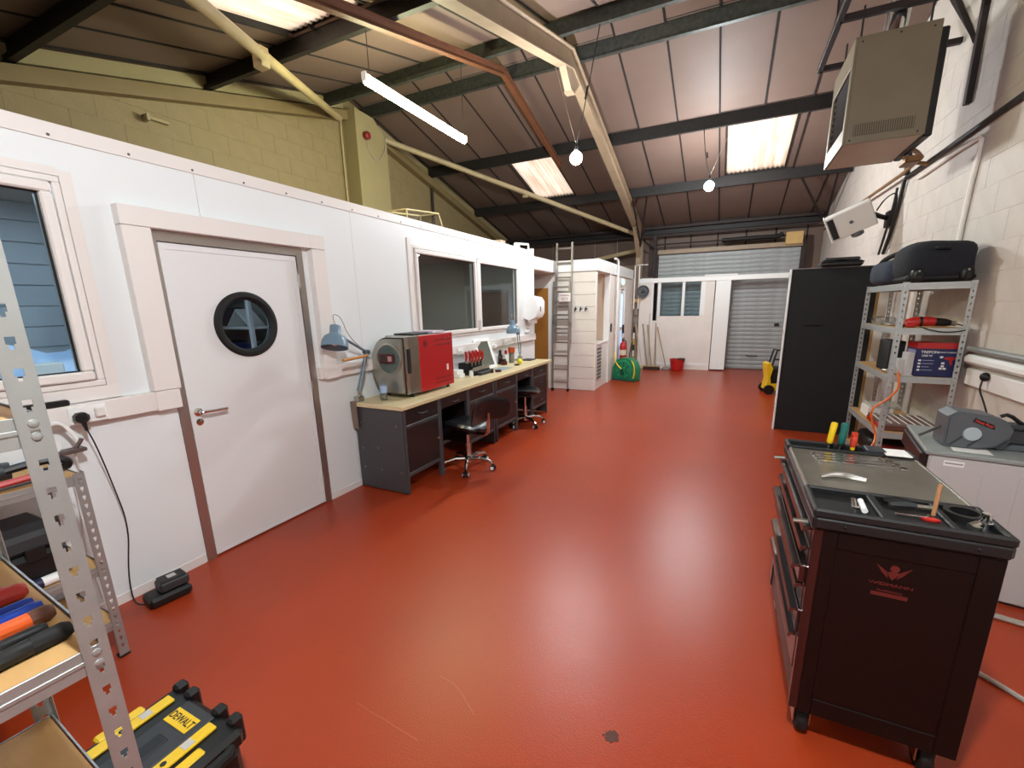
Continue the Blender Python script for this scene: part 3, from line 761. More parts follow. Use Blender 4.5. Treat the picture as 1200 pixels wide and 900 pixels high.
wi = struct('wall_inner_partition', MB().box(-1.6, -0.31, YI, YI+0.04, 0, 1.31), W_paint)
part('skirting', MB().box(-1.6, -0.31, YI-0.012, YI, 0.09, 0.16, 0.003), W_gloss, wi, world=True)
for x0, x1 in ((-1.6, -1.53), (-1.03, -0.965), (-0.61, -0.5)):
    part('stud', MB().box(x0, x1, YI-0.015, YI+0.05, 1.31, 2.12, 0.003), W_gloss, wi, world=True)
part('stud', MB().box(-0.5, -0.31, YI-0.01, YI+0.05, 1.31, 2.12, 0.003), W_paint, wi, world=True)
part('jamb_post', MB().box(-0.29, 0.03, YI-0.03, YI+0.06, 0.03, 2.12, 0.004), W_gloss, wi, world=True)
part('head_beam', MB().box(-2.06, 1.25, YI-0.04, YI+0.08, 2.12, 2.23, 0.005), W_gloss, wi, world=True)
part('head_cap', MB().box(-0.55, 0.15, YI-0.06, YI+0.1, 2.23, 2.26, 0.004), W_gloss, wi, world=True)
for a, b in ((-1.53, -1.03), (-0.965, -0.61)):
    part('pane', MB().box(a, b, YI+0.01, YI+0.016, 1.32, 2.11), Glass, wi, world=True, smooth=0)
part('side_board', MB().box(-2.04, -1.74, YI-0.02, YI+0.02, 0, 2.12, 0.004), W_paint, wi, world=True)
part('side_board', MB().box(-1.74, -1.61, YI+0.02, YI+0.05, 0, 1.2, 0.004), W_paint, wi, world=True)
part('thin_stud', MB().box(-1.74, -1.70, YI-0.02, YI+0.03, 0, 2.12, 0.003), W_gloss, wi, world=True)
# ================================================================== LAMPS IN THE ROOM
frontE = emitter('front_bulb_glow', (0.90, 0.97, 1.0, 1), 1.35*BULB_W/(PI*4*PI*0.075**2))
bulbE = emitter('bulb_glow', (0.90, 0.97, 1.0, 1), BULB_W/(PI*4*PI*0.075**2))
def bulb(loc, a, b_, label, glow=None):
    t = thing('hanging_bulb', label, 'lamp', loc, group='bulbs hung from the purlins')
    x, y, z = loc
    part('globe', MB().ball((x, y, z), 0.075, 20), glow or bulbE, t, world=True, smooth=80)
    part('holder', MB().lathe([(0.02, 0.065), (0.03, 0.08), (0.028, 0.11), (0.018, 0.14), (0.012, 0.16)], loc, n=14), Black, t, world=True)
    part('cord', MB().tube([(x, y, z+0.155), ((x+a[0])/2-0.01, (y+a[1])/2, (z+a[2])/2-0.03), a], 0.006, 6, smooth=1), Cable, t, world=True)
    mid = Vector(a)*0.45+Vector((x, y, z+0.155))*0.55
    part('cord_connector', MB().tube([mid - Vector((a[0]-x, 0, a[2]-z))*0.05, mid + Vector((a[0]-x, 0, a[2]-z))*0.05], 0.012, 8), Cable, t, world=True)
    if b_: part('tie_wire', MB().tube([(x, y, z+0.15), b_], 0.0022, 5), GreyCable, t, world=True)
bulb((-1.84, 5.6, 3.38), (-1.57, 5.59, ZR(5.59)), (-2.25, 5.75, ZR(5.75)), 'glowing bulb hanging from the ridge purlin by the cream rafter')
bulb((-0.434, 8.25, 3.47), (-0.57, 8.25, ZR(8.25)), (-0.15, 8.25, ZR(8.25)), 'glowing bulb hanging left of the rooflight above the far floor')
bulb((-0.05, 0.25, 3.0), (-0.05, 0.25, ZR(0.25)), None, 'glowing bulb hanging from the purlin at the front of the room', frontE)

t = thing('fluorescent_batten', 'lit fluorescent batten hanging below the roof', 'lamp', (-3.4, 4.63, 3.76))
part('spine', MB().box(-3.412, -3.388, 3.71, 5.56, 3.852, 3.868, 0.003), W_gloss, t, world=True)
part('diffuser', MB().lathe([(0.036, 3.73), (0.043, 3.74), (0.043, 5.53), (0.036, 5.54)], (-3.4, 0, 3.81), (0, 1, 0), 14), emitter('tube_glow', (0.97, 1.0, 0.6, 1), TUBE_W/(PI*2*PI*0.043*1.83)), t, world=True)
part('end_cap', MB().box(-3.43, -3.37, 3.7, 3.73, 3.79, 3.875, 0.01), W_gloss, t, world=True)
part('end_cap', MB().box(-3.43, -3.37, 5.54, 5.57, 3.79, 3.875, 0.01), W_gloss, t, world=True)
for y in (3.79, 5.52): part('hanger', MB().tube([(-3.4, y, 3.87), (-3.4, y, ZR(y)+0.02)], 0.004, 5), Cable, t, world=True)

# ================================================================== WORKBENCHES
wt = solo('worktop', MB().box(-2.955, -2.385, 2.715, 6.17, 0.765, 0.803, 0.004), Wood, 'long pale birch worktop spanning both dark workbenches', 'worktop')
XFc = -2.405     # front plane of the bench frames
def handle_bar(parent, y, z):
    part('handle', MB().tube([(XFc-0.005, y-0.05, z), (XFc+0.025, y-0.045, z-0.006), (XFc+0.025, y+0.045, z-0.006), (XFc-0.005, y+0.05, z)], 0.006, 6), Charcoal, parent, world=True)
def knob(parent, y, z):
    part('knob', MB().lathe([(0.006, 0), (0.006, 0.012), (0.013, 0.016), (0.012, 0.024), (0, 0.025)], (XFc+0.004, y, z), (1, 0, 0), 12), Steel, parent, world=True)
def bench(label, y0, bays):
    y1 = bays[-1][1]
    t = thing('workbench', label, 'workbench', (-2.68, (y0+y1)/2, 0), group='dark steel workbenches')
    part('side_panel', MB().box(-2.94, XFc-0.004, y0, y0+0.012, 0.012, 0.765, 0.002), Charcoal, t, world=True)
    part('side_panel', MB().box(-2.94, XFc-0.004, y1-0.012, y1, 0.012, 0.765, 0.002), Charcoal, t, world=True)
    part('back_panel', MB().box(-2.94, -2.93, y0+0.012, y1-0.012, 0.06, 0.765), DrawerB, t, world=True, smooth=0)
    for (a, b, kind) in bays:
        for y in (a, b-0.026):
            part('upright', MB().box(XFc-0.03, XFc+0.004, y, y+0.026, 0.0, 0.765, 0.003), Charcoal, t, world=True)
        i0, i1 = a+0.03, b-0.03
        if kind != 'knee':
            part('bottom_rail', MB().box(XFc-0.03, XFc+0.002, i0-0.004, i1+0.004, 0.155, 0.19, 0.003), Charcoal, t, world=True)
            part('carcass', MB().box(-2.92, XFc-0.03, i0, i0+0.01, 0.16, 0.76).box(-2.92, XFc-0.03, i1-0.01, i1, 0.16, 0.76).box(-2.92, XFc-0.03, i0+0.01, i1-0.01, 0.16, 0.17), DrawerB, t, world=True, smooth=0)
            part('mid_rail', MB().box(XFc-0.03, XFc+0.002, i0-0.004, i1+0.004, 0.6, 0.622, 0.003), Charcoal, t, world=True)
        d = part('drawer', MB().box(XFc-0.3, XFc, i0+0.003, i1-0.003, 0.626 if kind != 'knee' else 0.655, 0.757, 0.003), DrawerB, t, world=True)
        handle_bar(d, (a+b)/2, 0.70)
        if kind == 'door':
            d = part('door', MB().box(XFc-0.02, XFc, i0+0.003, i1-0.003, 0.194, 0.596, 0.003), DrawerB, t, world=True)
            knob(d, i1-0.035, 0.40)
        if kind == 'drawers':
            for k in range(3):
                d = part('drawer', MB().box(XFc-0.3, XFc, i0+0.003, i1-0.003, 0.194+0.135*k, 0.194+0.135*(k+1)-0.006, 0.003), DrawerB, t, world=True)
                handle_bar(d, (a+b)/2, 0.26+0.135*k)
    return t
b1 = bench('nearer dark workbench, under the red machine', 2.735, [(2.748, 3.26, 'door'), (3.262, 3.775, 'knee'), (3.777, 4.34, 'door')])
b2 = bench('farther dark workbench, beside the ladder', 4.372, [(4.385, 4.95, 'door'), (4.952, 5.465, 'knee'), (5.467, 6.02, 'drawers')])
for (x, z) in ((-2.88, 0.62), (-2.88, 0.38), (-2.88, 0.2), (-2.7, 0.4), (-2.68, 0.2), (-2.48, 0.62), (-2.46, 0.2)):
    part('screw', MB().lathe([(0.006, 0), (0.005, 0.003), (0, 0.004)], (x, 2.735, z), (0, -1, 0), 8), Steel, b1, world=True)

# machine ---------------------------------------------------------------------------
t = thing('tumbling_machine', 'red and stainless drum machine with round glass door on the worktop', 'machine', (-2.78, 3.4, 0.803))
x0, x1, ya, yb, z0, z1 = -3.0+0.07, -2.53, 3.16, 3.72, 0.84, 1.355
def dshape(xl, xr, zb, zt, r):
    pts = [(xr, zb), (xr, zt)]
    cz = (zb+zt)/2; hz = (zt-zb)/2
    for k in range(17):
        a = PI/2 + PI*k/16
        pts.append((xl+r + r*math.cos(a), cz + hz*math.sin(a)))
    return pts
yf = 2.975
part('body', MB().box(-2.94, -2.56, ya+0.022, yb, z0, z1, 0.01), Steel, t, world=True)
part('drum_collar', MB().prism(dshape(-2.95, -2.555, z0, z1, 0.2), 'y', yf+0.03, ya+0.02), Steel, t, world=True)
part('front_collar', MB().prism(dshape(-2.945, -2.56, z0+0.004, z1-0.004, 0.196), 'y', yf+0.024, yf+0.03), Black, t, world=True)
part('front_plate', MB().prism(dshape(-2.925, -2.565, z0+0.014, z1-0.014, 0.18), 'y', yf, yf+0.024), Steel, t, world=True)
part('corner_column', MB().prism([(-2.56, yf+0.05), (-2.535, ya), (-2.535, ya+0.022), (-2.56, ya+0.022)], 'z', z0, z1), Steel, t, world=True)
sp = part('side_panel', MB().box(-2.56, x1, ya+0.022, yb, z0-0.005, z1+0.004, 0.003), Red, t, world=True)
RedD = mat('dark_vent_red', '#5d0b10', 0.6)
vm = make_mesh('vent_slot', MB().box(-0.001, 0.0012, -0.012, 0.012, -0.006, 0.006, 0.001), RedD)
inv = wm(sp).inverted()
for zc in (1.30, 1.255, 0.925, 0.885):
    for k in range(9):
        linkpart('vent_slot', vm, sp, inv @ Matrix.Translation((x1, 3.42+0.03*k, zc)) @ Matrix.Rotation(0.5, 4, 'X'))
em = MB()
em.lathe([(0.03, 0), (0.03, 0.002), (0.024, 0.002), (0.024, 0)], (x1, 3.27, 1.28), (1, 0, 0), 24)
for k in range(6):
    a = k*PI/3; em.box(-0.0005, 0.0015, -0.004, 0.004, 0.0, 0.024, M=Matrix.Translation((x1, 3.27, 1.28)) @ Matrix.Rotation(a, 4, 'X'))
part('fan_emblem', em, RedD, sp, world=True)
part('rating_plate', MB().box(x1, x1+0.0015, 3.6, 3.63, 0.99, 1.05), Paper, sp, world=True, smooth=0)
for (y, z) in ((3.66, 1.32), (3.67, 1.27), (3.6, 1.31), (3.63, 0.86), (3.2, 0.86)):
    part('bolt', MB().lathe([(0.006, 0), (0.005, 0.004), (0, 0.005)], (x1, y, z), (1, 0, 0), 8), Steel, sp, world=True)
part('window_ring', MB().lathe([(0.142, 0), (0.145, 0.008), (0.133, 0.012), (0.124, 0.008), (0.124, 0)], (-2.715, yf, 1.16), (0, -1, 0), 40), Steel, t, world=True)
part('window_glass', MB().lathe([(0.126, 0.001), (0.1, 0.006), (0.08, 0.004), (0.0, 0.004)], (-2.715, yf, 1.16), (0, -1, 0), 32), mat('dark_drum_glass', '#5b6a66', 0.12, metal=0.3), t, world=True)
dp = part('display_panel', MB().box(-2.81, -2.645, yf-0.02, yf-0.006, 1.125, 1.21, 0.004), mat('maroon_panel', '#4d1016', 0.35), t, world=True)
part('display', MB().box(-2.79, -2.73, yf-0.0215, yf-0.02, 1.145, 1.19), Screen, dp, world=True, smooth=0)
part('keypad', MB().box(-2.71, -2.665, yf-0.0215, yf-0.02, 1.145, 1.19), mat('pale_keys', '#b58f8c', 0.5), dp, world=True, smooth=0)
part('door_handle', MB().box(-2.556, -2.546, yf+0.06, yf+0.1, 1.03, 1.25, 0.003), BlackR, t, world=True)
for k in range(2): part('latch_screw', MB().lathe([(0.008, 0), (0.006, 0.006), (0, 0.007)], (-2.79+0.05*k, yf, 1.03), (0, -1, 0), 8), Steel, t, world=True)
for x in (-2.86, -2.58):
    for y in (ya-0.06, yb-0.05): part('foot', MB().cyl((x, y, 0.803), (x, y, 0.842), 0.018, n=10), BlackR, t, world=True)
solo('notebook', MB().box(-2.88, -2.66, 3.25, 3.5, 1.358, 1.372, 0.003), Black, 'thin black folder lying on top of the red machine', 'folder')
solo('papers', MB().box(-2.86, -2.62, 3.52, 3.72, 1.361, 1.381, 0.002), mat('lilac_paper', '#cfc3cf', 0.6), 'stack of pale papers lying on top of the red machine', 'papers')

# bottle
t = thing('water_bottle', 'clear plastic water bottle with blue label beside the machine', 'bottle', (-2.725, 2.885, 0.803))
part('body', MB().lathe([(0.03, 0.0), (0.033, 0.006), (0.032, 0.04), (0.029, 0.05), (0.032, 0.06), (0.032, 0.15), (0.026, 0.172), (0.013, 0.19), (0.013, 0.2)], n=20), Clear, t)
part('label', MB().lathe([(0.0325, 0.07), (0.0325, 0.135)], n=20), mat('pale_blue_label', '#9fb6d6', 0.5), t)
part('cap', MB().lathe([(0.015, 0.198), (0.015, 0.215), (0, 0.216)], n=14), Clear, t)
part('water', MB().lathe([(0.0, 0.004), (0.028, 0.005), (0.028, 0.1), (0.0, 0.101)], n=16), Clear, t)

# desk lamps
def desk_lamp(label, base, elbow, head, face, stick=None):
    t = thing('desk_lamp', label, 'lamp', base, group='blue-grey desk lamps')
    B = Vector(base); E = Vector(elbow); Hd = Vector(head); F = Vector(face).normalized()
    part('clamp', MB().box(base[0]-0.03, base[0]+0.03, base[1]-0.04, base[1]+0.03, base[2], base[2]+0.05, 0.006).cyl((base[0], base[1], base[2]), (base[0], base[1], base[2]+0.1), 0.012), Steel, t, world=True)
    side = (E-B).cross(Hd-E); side = side.normalized()*0.014 if side.length > 1e-6 else Vector((0.014, 0, 0))
    st = B+Vector((0, 0, 0.09))
    for s in (-1, 1): part('lower_arm', MB().tube([st+side*s, E+side*s], 0.007, 6), BlueGrey, t, world=True)
    for s in (-1, 1): part('upper_arm', MB().tube([E+side*s, Hd+side*s], 0.007, 6), BlueGrey, t, world=True)
    part('elbow_joint', MB().cyl(E-side*1.8, E+side*1.8, 0.022, n=12), mat('dark_joint', '#55606b', 0.4), t, world=True)
    part('spring', MB().tube([st+side*0.2+Vector((0, 0.02, 0)), (st+E)/2+Vector((0.01, 0.02, 0))], 0.009, 8), Steel, t, world=True)
    sh = MB().lathe([(0.036, -0.06), (0.04, -0.055), (0.042, 0.0), (0.05, 0.012), (0.078, 0.03), (0.098, 0.07), (0.102, 0.12), (0.099, 0.12), (0.094, 0.07), (0.072, 0.034), (0.0, 0.02)], Hd, F, 28)
    part('shade', sh, BlueGrey, t, world=True)
    part('bulb', MB().ball(tuple(Hd+F*0.075), 0.03, 12), W_gloss, t, world=True)
    part('cable', MB().tube([Hd-F*0.06, Hd-F*0.12+Vector((0, -0.03, 0.04)), Hd-F*0.1+Vector((0, 0.06, 0.03)), Hd+(E-Hd)*0.4+Vector((0, 0, 0.04)), E], 0.004, 5, smooth=2), GreyCable, t, world=True)
    return t
desk_lamp('blue-grey desk lamp clamped at the near end of the worktop', (-2.9, 2.765, 0.803), (-2.86, 2.86, 1.235), (-2.78, 2.47, 1.425), (0.16, -0.3, -0.9))
desk_lamp('blue-grey desk lamp at the far end of the worktop', (-2.87, 6.06, 0.803), (-2.86, 5.98, 1.21), (-2.76, 5.6, 1.355), (0.05, 0.02, -1))
solo('wooden_rod', MB().tube([(-2.76, 2.5, 1.205), (-2.76, 2.77, 1.215)], 0.013, 10).tube([(-2.76, 2.76, 1.215), (-2.85, 2.86, 1.22)], 0.006, 8), mat('orange_wood', '#b77f3c', 0.5), 'short round wooden rod fixed to the near desk lamp arm', 'rod')
solo('lamp_cloth', MB().prism([(2.73, 0.80), (2.713, 0.80), (2.713, 0.6), (2.712, 0.56), (2.705, 0.62), (2.70, 0.8), (2.70, 0.81), (2.73, 0.81)], 'x', -2.95, -2.89), mat('taupe_cloth', '#7d6a5c', 0.8), 'taupe rag hanging over the near end of the worktop', 'cloth')

# red-handled tools in a stand
t = thing('tool_rack', 'black bench rack on the worktop holding red pliers', 'rack', (-2.8, 4.52, 0.803))
part('base', MB().box(-2.9, -2.66, 4.36, 4.72, 0.803, 0.86, 0.006), Black, t, world=True)
part('riser', MB().box(-2.9, -2.76, 4.36, 4.72, 0.86, 0.95, 0.006), Black, t, world=True)
part('rail', MB().box(-2.78, -2.75, 4.35, 4.73, 0.95, 0.97, 0.003).box(-2.69, -2.67, 4.35, 4.73, 0.86, 0.9, 0.003), Steel, t, world=True)
part('drawer_tray', MB().box(-2.66, -2.6, 4.4, 4.68, 0.806, 0.84, 0.004), GreyPlD, t, world=True)
for k in range(9):
    y = 4.385 + 0.04*k; zz = 0.97 if k % 2 == 0 else 0.955; x = -2.8 if k % 2 == 0 else -2.74
    p = thing('pliers', ['first', 'second', 'third', 'fourth', 'fifth', 'sixth', 'seventh', 'eighth', 'last'][k] + ' red-handled pliers in the bench rack, counted from the red machine', 'pliers', (x, y, zz), group='red pliers in the rack')
    part('handle', MB().tube([(0, -0.006, 0.0), (0.012, -0.012, 0.05), (0.004, -0.016, 0.12)], [0.008, 0.01, 0.007], 6), RedP, p)
    part('handle', MB().tube([(0, 0.006, 0.0), (0.012, 0.012, 0.05), (0.004, 0.016, 0.115)], [0.008, 0.01, 0.007], 6), RedP, p)
    part('jaw', MB().tube([(0, 0, 0.005), (-0.002, 0, -0.05)], [0.011, 0.005], 6), Steel, p)
t = thing('adhesive_box', 'small white card box on the worktop between machine and rack', 'box', (-2.82, 4.22, 0.803))
part('carton', MB().box(-2.89, -2.76, 4.12, 4.26, 0.803, 0.89, 0.003), Paper, t, world=True)
part('flap', MB().box(-2.76, -2.73, 4.14, 4.24, 0.803, 0.85, 0.003), W_gloss, t, world=True)
solo('glue_pot', MB().lathe([(0.025, 0), (0.026, 0.05), (0.02, 0.058), (0.02, 0.075), (0, 0.076)], (-2.68, 4.3, 0.803), n=16), W_gloss, 'small white pot in front of the card box', 'pot')

# standing tablet / mirror
t = thing('easel_mirror', 'white framed mirror propped on the worktop', 'mirror', M=frame((-2.78, 4.93, 0.81), (0.25, 1, 0), (0.9, -0.25, 0.38)))
# local: x along width, y up the frame, z normal
m = MB(); 
m.box(-0.15, 0.15, 0, 0.045, -0.012, 0.012, 0.004); m.box(-0.15, 0.15, 0.375, 0.42, -0.012, 0.012, 0.004); m.box(-0.15, -0.105, 0.045, 0.375, -0.012, 0.012, 0.004); m.box(0.105, 0.15, 0.045, 0.375, -0.012, 0.012, 0.004)
part('frame', m, W_gloss, t)
part('glass', MB().box(-0.106, 0.106, 0.044, 0.376, -0.008, 0.004), mat('mirror_glass', '#6f756f', 0.04, metal=1.0), t, smooth=0)
part('back_strut', MB().box(-0.02, 0.02, 0.0, 0.3, -0.016, -0.012), W_gloss, t)
solo('blue_mat', MB().box(-2.72, -2.56, 4.86, 5.16, 0.803, 0.807, 0.001), mat('grey_blue_mat', '#8ea0ad', 0.5), 'flat grey-blue pad in front of the white mirror', 'pad')
solo('tape_reel', MB().lathe([(0.022, 0), (0.04, 0.002), (0.04, 0.028), (0.022, 0.03)], (-2.56, 4.75, 0.803), n=20), mat('brown_tape', '#4a2a25', 0.4), 'brown tape reel lying in front of the mirror', 'tape')
solo('small_tin', MB().lathe([(0.022, 0), (0.022, 0.045), (0.019, 0.048), (0, 0.048)], (-2.6, 4.66, 0.803), n=16), mat('dark_tin', '#3b2422', 0.4), 'small dark tin beside the brown tape reel', 'tin')
def jar(nm, label, cat, x, y, prof, mt, cap=None, cm=None):
    t = thing(nm, label, cat, (x, y, 0.803)); part('body', MB().lathe(prof, n=18), mt, t)
    if cap: part('cap', MB().lathe(cap, n=16), cm, t)
jar('jar', 'dark red jar with black lid among the worktop bottles', 'jar', -2.8, 5.38, [(0.045, 0), (0.048, 0.01), (0.046, 0.05), (0.03, 0.06)], mat('maroon_jar', '#4a1515', 0.35), [(0.03, 0.058), (0.03, 0.08), (0, 0.081)], Black)
jar('spray_bottle', 'dark brown bottle with black top on the worktop', 'bottle', -2.88, 5.42, [(0.03, 0), (0.032, 0.01), (0.031, 0.12), (0.015, 0.15)], mat('brown_glass', '#2a1410', 0.2), [(0.018, 0.148), (0.018, 0.2), (0, 0.201)], Black)
jar('paint_bottle', 'white bottle with red cap on the worktop', 'bottle', -2.84, 5.52, [(0.03, 0), (0.032, 0.01), (0.03, 0.12), (0.016, 0.14)], W_gloss, [(0.02, 0.138), (0.018, 0.19), (0, 0.191)], RedP)
jar('orange_topped_bottle', 'grey bottle with large orange cap on the worktop', 'bottle', -2.8, 5.62, [(0.036, 0), (0.038, 0.01), (0.036, 0.14), (0.03, 0.15)], mat('grey_bottle', '#7b776d', 0.3), [(0.048, 0.15), (0.05, 0.165), (0.05, 0.225), (0.0, 0.23)], Orange)
jar('yellow_tube', 'slim yellow-green tube on the worktop', 'tube', -2.88, 5.74, [(0.02, 0), (0.021, 0.01), (0.02, 0.17), (0.01, 0.18)], mat('lime_plastic', '#b9c22a', 0.4), [(0.01, 0.18), (0.01, 0.2), (0, 0.201)], W_gloss)
jar('clear_bottle', 'clear slim bottle left of the far desk lamp', 'bottle', -2.9, 5.86, [(0.028, 0), (0.03, 0.01), (0.03, 0.14), (0.012, 0.17), (0.012, 0.19)], Clear, [(0.014, 0.188), (0.014, 0.205), (0, 0.206)], W_gloss)
solo('yellow_ball', MB().ball((-2.62, 5.52, 0.843), 0.04, 16), mat('lemon_yellow', '#e6d92a', 0.5), 'small lemon-yellow ball on the worktop', 'ball', smooth=80)
solo('black_puck', MB().lathe([(0.035, 0), (0.035, 0.02), (0, 0.021)], (-2.6, 5.38, 0.803), n=16), Black, 'small black puck beside the yellow ball', 'puck')
solo('black_tray', MB().box(-2.78, -2.62, 5.9, 6.1, 0.803, 0.816, 0.003).box(-2.9, -2.8, 5.88, 6.0, 0.803, 0.812, 0.003), Black, 'thin black tray at the far end of the worktop', 'tray')
for i, (y, z) in enumerate(((4.45, 1.08), (5.3, 1.08), (5.65, 1.08))):
    t = thing('wall_socket', ['white double socket on the trunking behind the tool rack', 'white double socket on the trunking behind the mirror', 'white double socket on the trunking behind the bottles'][i], 'socket', (XP+0.05, y, z-0.05), group='sockets on the trunking')
    part('plate', MB().box(XP+0.05, XP+0.062, y-0.073, y+0.073, z-0.043, z+0.043, 0.004), W_gloss, t, world=True)
    part('plug', MB().box(XP+0.062, XP+0.11, y-0.055, y-0.005, z-0.03, z+0.02, 0.01), W_gloss, t, world=True)
    part('switch', MB().box(XP+0.062, XP+0.066, y+0.02, y+0.035, z+0.012, z+0.03, 0.001), W_gloss, t, world=True)
# paper dispenser
t = thing('towel_dispenser', 'white rounded paper towel dispenser at the end of the partition', 'dispenser', (XP+0.12, 6.58, 1.38))
part('housing', MB().prism([(XP, 1.42), (XP+0.1, 1.38), (XP+0.2, 1.43), (XP+0.235, 1.5), (XP+0.235, 1.68), (XP+0.19, 1.75), (XP, 1.79)], 'y', 6.42, 6.74), W_gloss, t, world=True)
part('window_slot', MB().box(XP+0.235, XP+0.238, 6.55, 6.58, 1.52, 1.6), Black, t, world=True, smooth=0)
part('nozzle', MB().box(XP+0.03, XP+0.14, 6.5, 6.66, 1.33, 1.4, 0.01), W_pvc, t, world=True)
solo('soap_holder', MB().box(XP+0.001, XP+0.06, 6.45, 6.6, 1.19, 1.24, 0.006).box(XP+0.001, XP+0.02, 6.48, 6.57, 1.24, 1.3, 0.004), W_gloss, 'small white holder on the wall under the towel dispenser', 'holder')

# chairs ---------------------------------------------------------------------------------
def pad(cx, cy, cz, lx, ly, th, fn, n=14, pw=3.0):
    m = MB(); top = []; bot = []
    for i in range(n+1):
        for j in range(n+1):
            u = -1+2*i/n; v = -1+2*j/n
            # square to superellipse
            a = math.atan2(v, u); r = max(abs(u), abs(v)); k = (abs(math.cos(a))**pw + abs(math.sin(a))**pw)**(-1/pw)
            x = r*k*math.cos(a); y = r*k*math.sin(a); e = math.sqrt(max(0, 1-r**4))
            top.append((cx+x*lx, cy+y*ly, cz+fn(x, y)+th*e)); bot.append((cx+x*lx, cy+y*ly, cz+fn(x, y)-th*e*0.7))
    k = n+1; f = []
    for i in range(n):
        for j in range(n):
            f.append((i*k+j, i*k+j+1, (i+1)*k+j+1, (i+1)*k+j)); f.append((k*k+i*k+j, k*k+i*k+j+1, k*k+(i+1)*k+j+1, k*k+(i+1)*k+j))
    return m.add(top+bot, f)
Leather = mat('black_leather', '#16161a', 0.32, bump=0.15, bscale=60)
def chair(label, loc, rz, back=True, seat_z=0.44, sc_=1.0):
    t = thing('swivel_stool', label, 'chair', loc, rz, group='black swivel stools')
    part('seat', pad(0, 0, seat_z, 0.21, 0.2, 0.045, lambda x, y: 0.05*y*y+0.03*max(0, -x)**2), Leather, t, smooth=80)
    part('seat_plate', MB().box(-0.09, 0.09, -0.07, 0.07, seat_z-0.06, seat_z-0.03, 0.006), Black, t)
    part('gas_lift', MB().lathe([(0.026, 0.1), (0.026, 0.27), (0.017, 0.272), (0.017, seat_z-0.05)], n=16), Chrome, t)
    part('hub', MB().lathe([(0.03, 0.06), (0.045, 0.075), (0.042, 0.12), (0.028, 0.135)], n=18), Chrome, t)
    for k in range(5):
        a = 2*PI*k/5+0.35; c, s_ = math.cos(a), math.sin(a)
        lg = part('base_leg', MB().tube([(0.03*c, 0.03*s_, 0.105), (0.13*c, 0.13*s_, 0.115), (0.23*c, 0.23*s_, 0.095), (0.265*c, 0.265*s_, 0.072)], [0.022, 0.018, 0.016, 0.015], 8), Chrome, t)
        for q in (-1, 1):
            wx, wy = 0.265*c - q*0.017*s_, 0.265*s_ + q*0.017*c
            part('castor', MB().lathe([(0.012, -0.009), (0.027, -0.009), (0.028, 0.0), (0.027, 0.009), (0.014, 0.01), (0.012, 0.006)], (wx, wy, 0.028), (-s_*q, c*q, 0), 16), Black, lg)
            part('castor_disc', MB().lathe([(0.019, 0.0), (0.019, 0.004), (0.009, 0.005)], (wx-s_*q*0.009, wy+c*q*0.009, 0.028), (-s_*q, c*q, 0), 16), W_gloss, lg)
        part('castor_fork', MB().cyl((0.265*c, 0.265*s_, 0.03), (0.265*c, 0.265*s_, 0.07), 0.009, n=8), Black, lg)
    if back:
        part('backrest', pad(0, 0, 0, 0.13, 0.265, 0.03, lambda x, y: -0.11*y*y, n=14, pw=3.4).xf(Matrix.Translation((0.235, 0, seat_z+0.2)) @ Matrix.Rotation(-1.35, 4, 'Y')), Leather, t, smooth=80)
        part('back_stay', MB().tube([(0.05, 0, seat_z-0.045), (0.24, 0, seat_z-0.05), (0.29, 0, seat_z+0.0), (0.285, 0, seat_z+0.18)], 0.018, 8, smooth=2), Chrome, t)
    return t
chair('black leather swivel stool with backrest in front of the nearer workbench', (-2.27, 3.52, 0), -0.22)
chair('low black swivel stool tucked under the farther workbench', (-2.42, 5.24, 0), 0.3, back=False, seat_z=0.46)
# ================================================================== BACK OF THE ROOM
# ladder: two sliding sections leaning on the boarded block
t = thing('extension_ladder', 'tall aluminium extension ladder leaning on the white boarded block', 'ladder', (-2.8, 7.8, 0))
AluL = mat('ladder_aluminium', '#a9a29b', 0.4, metal=0.75)
def lad(xa, ya, za, yb, zb, wd, n, dep):
    for s in (0, 1):
        x = xa + s*wd
        part('stile', MB().prism([(ya-dep, za), (ya+dep, za), (yb+dep, zb), (yb-dep, zb)], 'x', x-0.013, x+0.013), AluL, t, world=True)
    for k in range(n):
        f = (k+0.6)/n; y = ya+(yb-ya)*f; z = za+(zb-za)*f
        part('rung', MB().cyl((xa, y, z), (xa+wd, y, z), 0.016, n=8), AluL, t, world=True)
lad(-2.965, 7.72, 0.015, 7.80, 2.05, 0.31, 8, 0.025)
lad(-2.93, 7.80, 0.95, 7.865, 2.73, 0.295, 7, 0.022)
for x in (-2.965, -2.655):
    part('foot', MB().box(x-0.02, x+0.02, 7.69, 7.75, 0, 0.05, 0.005), BlackR, t, world=True)
    part('guide_bracket', MB().box(x-0.02, x+0.05, 7.74, 7.83, 1.28, 1.32, 0.004), Steel, t, world=True)
s = thing('warning_sign', 'white sign with red lettering hung on the ladder', 'sign', (-2.74, 7.755, 1.68))
part('board', MB().box(-0.115, 0.115, -0.004, 0.0, 0, 0.16, 0.001), Paper, s, smooth=0)
RedInk = mat('red_ink', '#a83238', 0.6)
text('lettering', 'WARNING', 0.036, RedInk, s, frame((0, -0.0045, 0.112), (1, 0, 0), (0, -1, 0)))
text('lettering', 'NOT FOR\nPUBLIC USE', 0.026, RedInk, s, frame((0, -0.0045, 0.052), (1, 0, 0), (0, -1, 0)))
t = thing('coat_hook_rail', 'row of four black coat hooks on the boarded block', 'hooks', (-2.53, 7.92, 1.5))
part('rail', MB().box(-2.74, -2.32, 7.915, 7.927, 1.5, 1.525, 0.002), W_gloss, t, world=True)
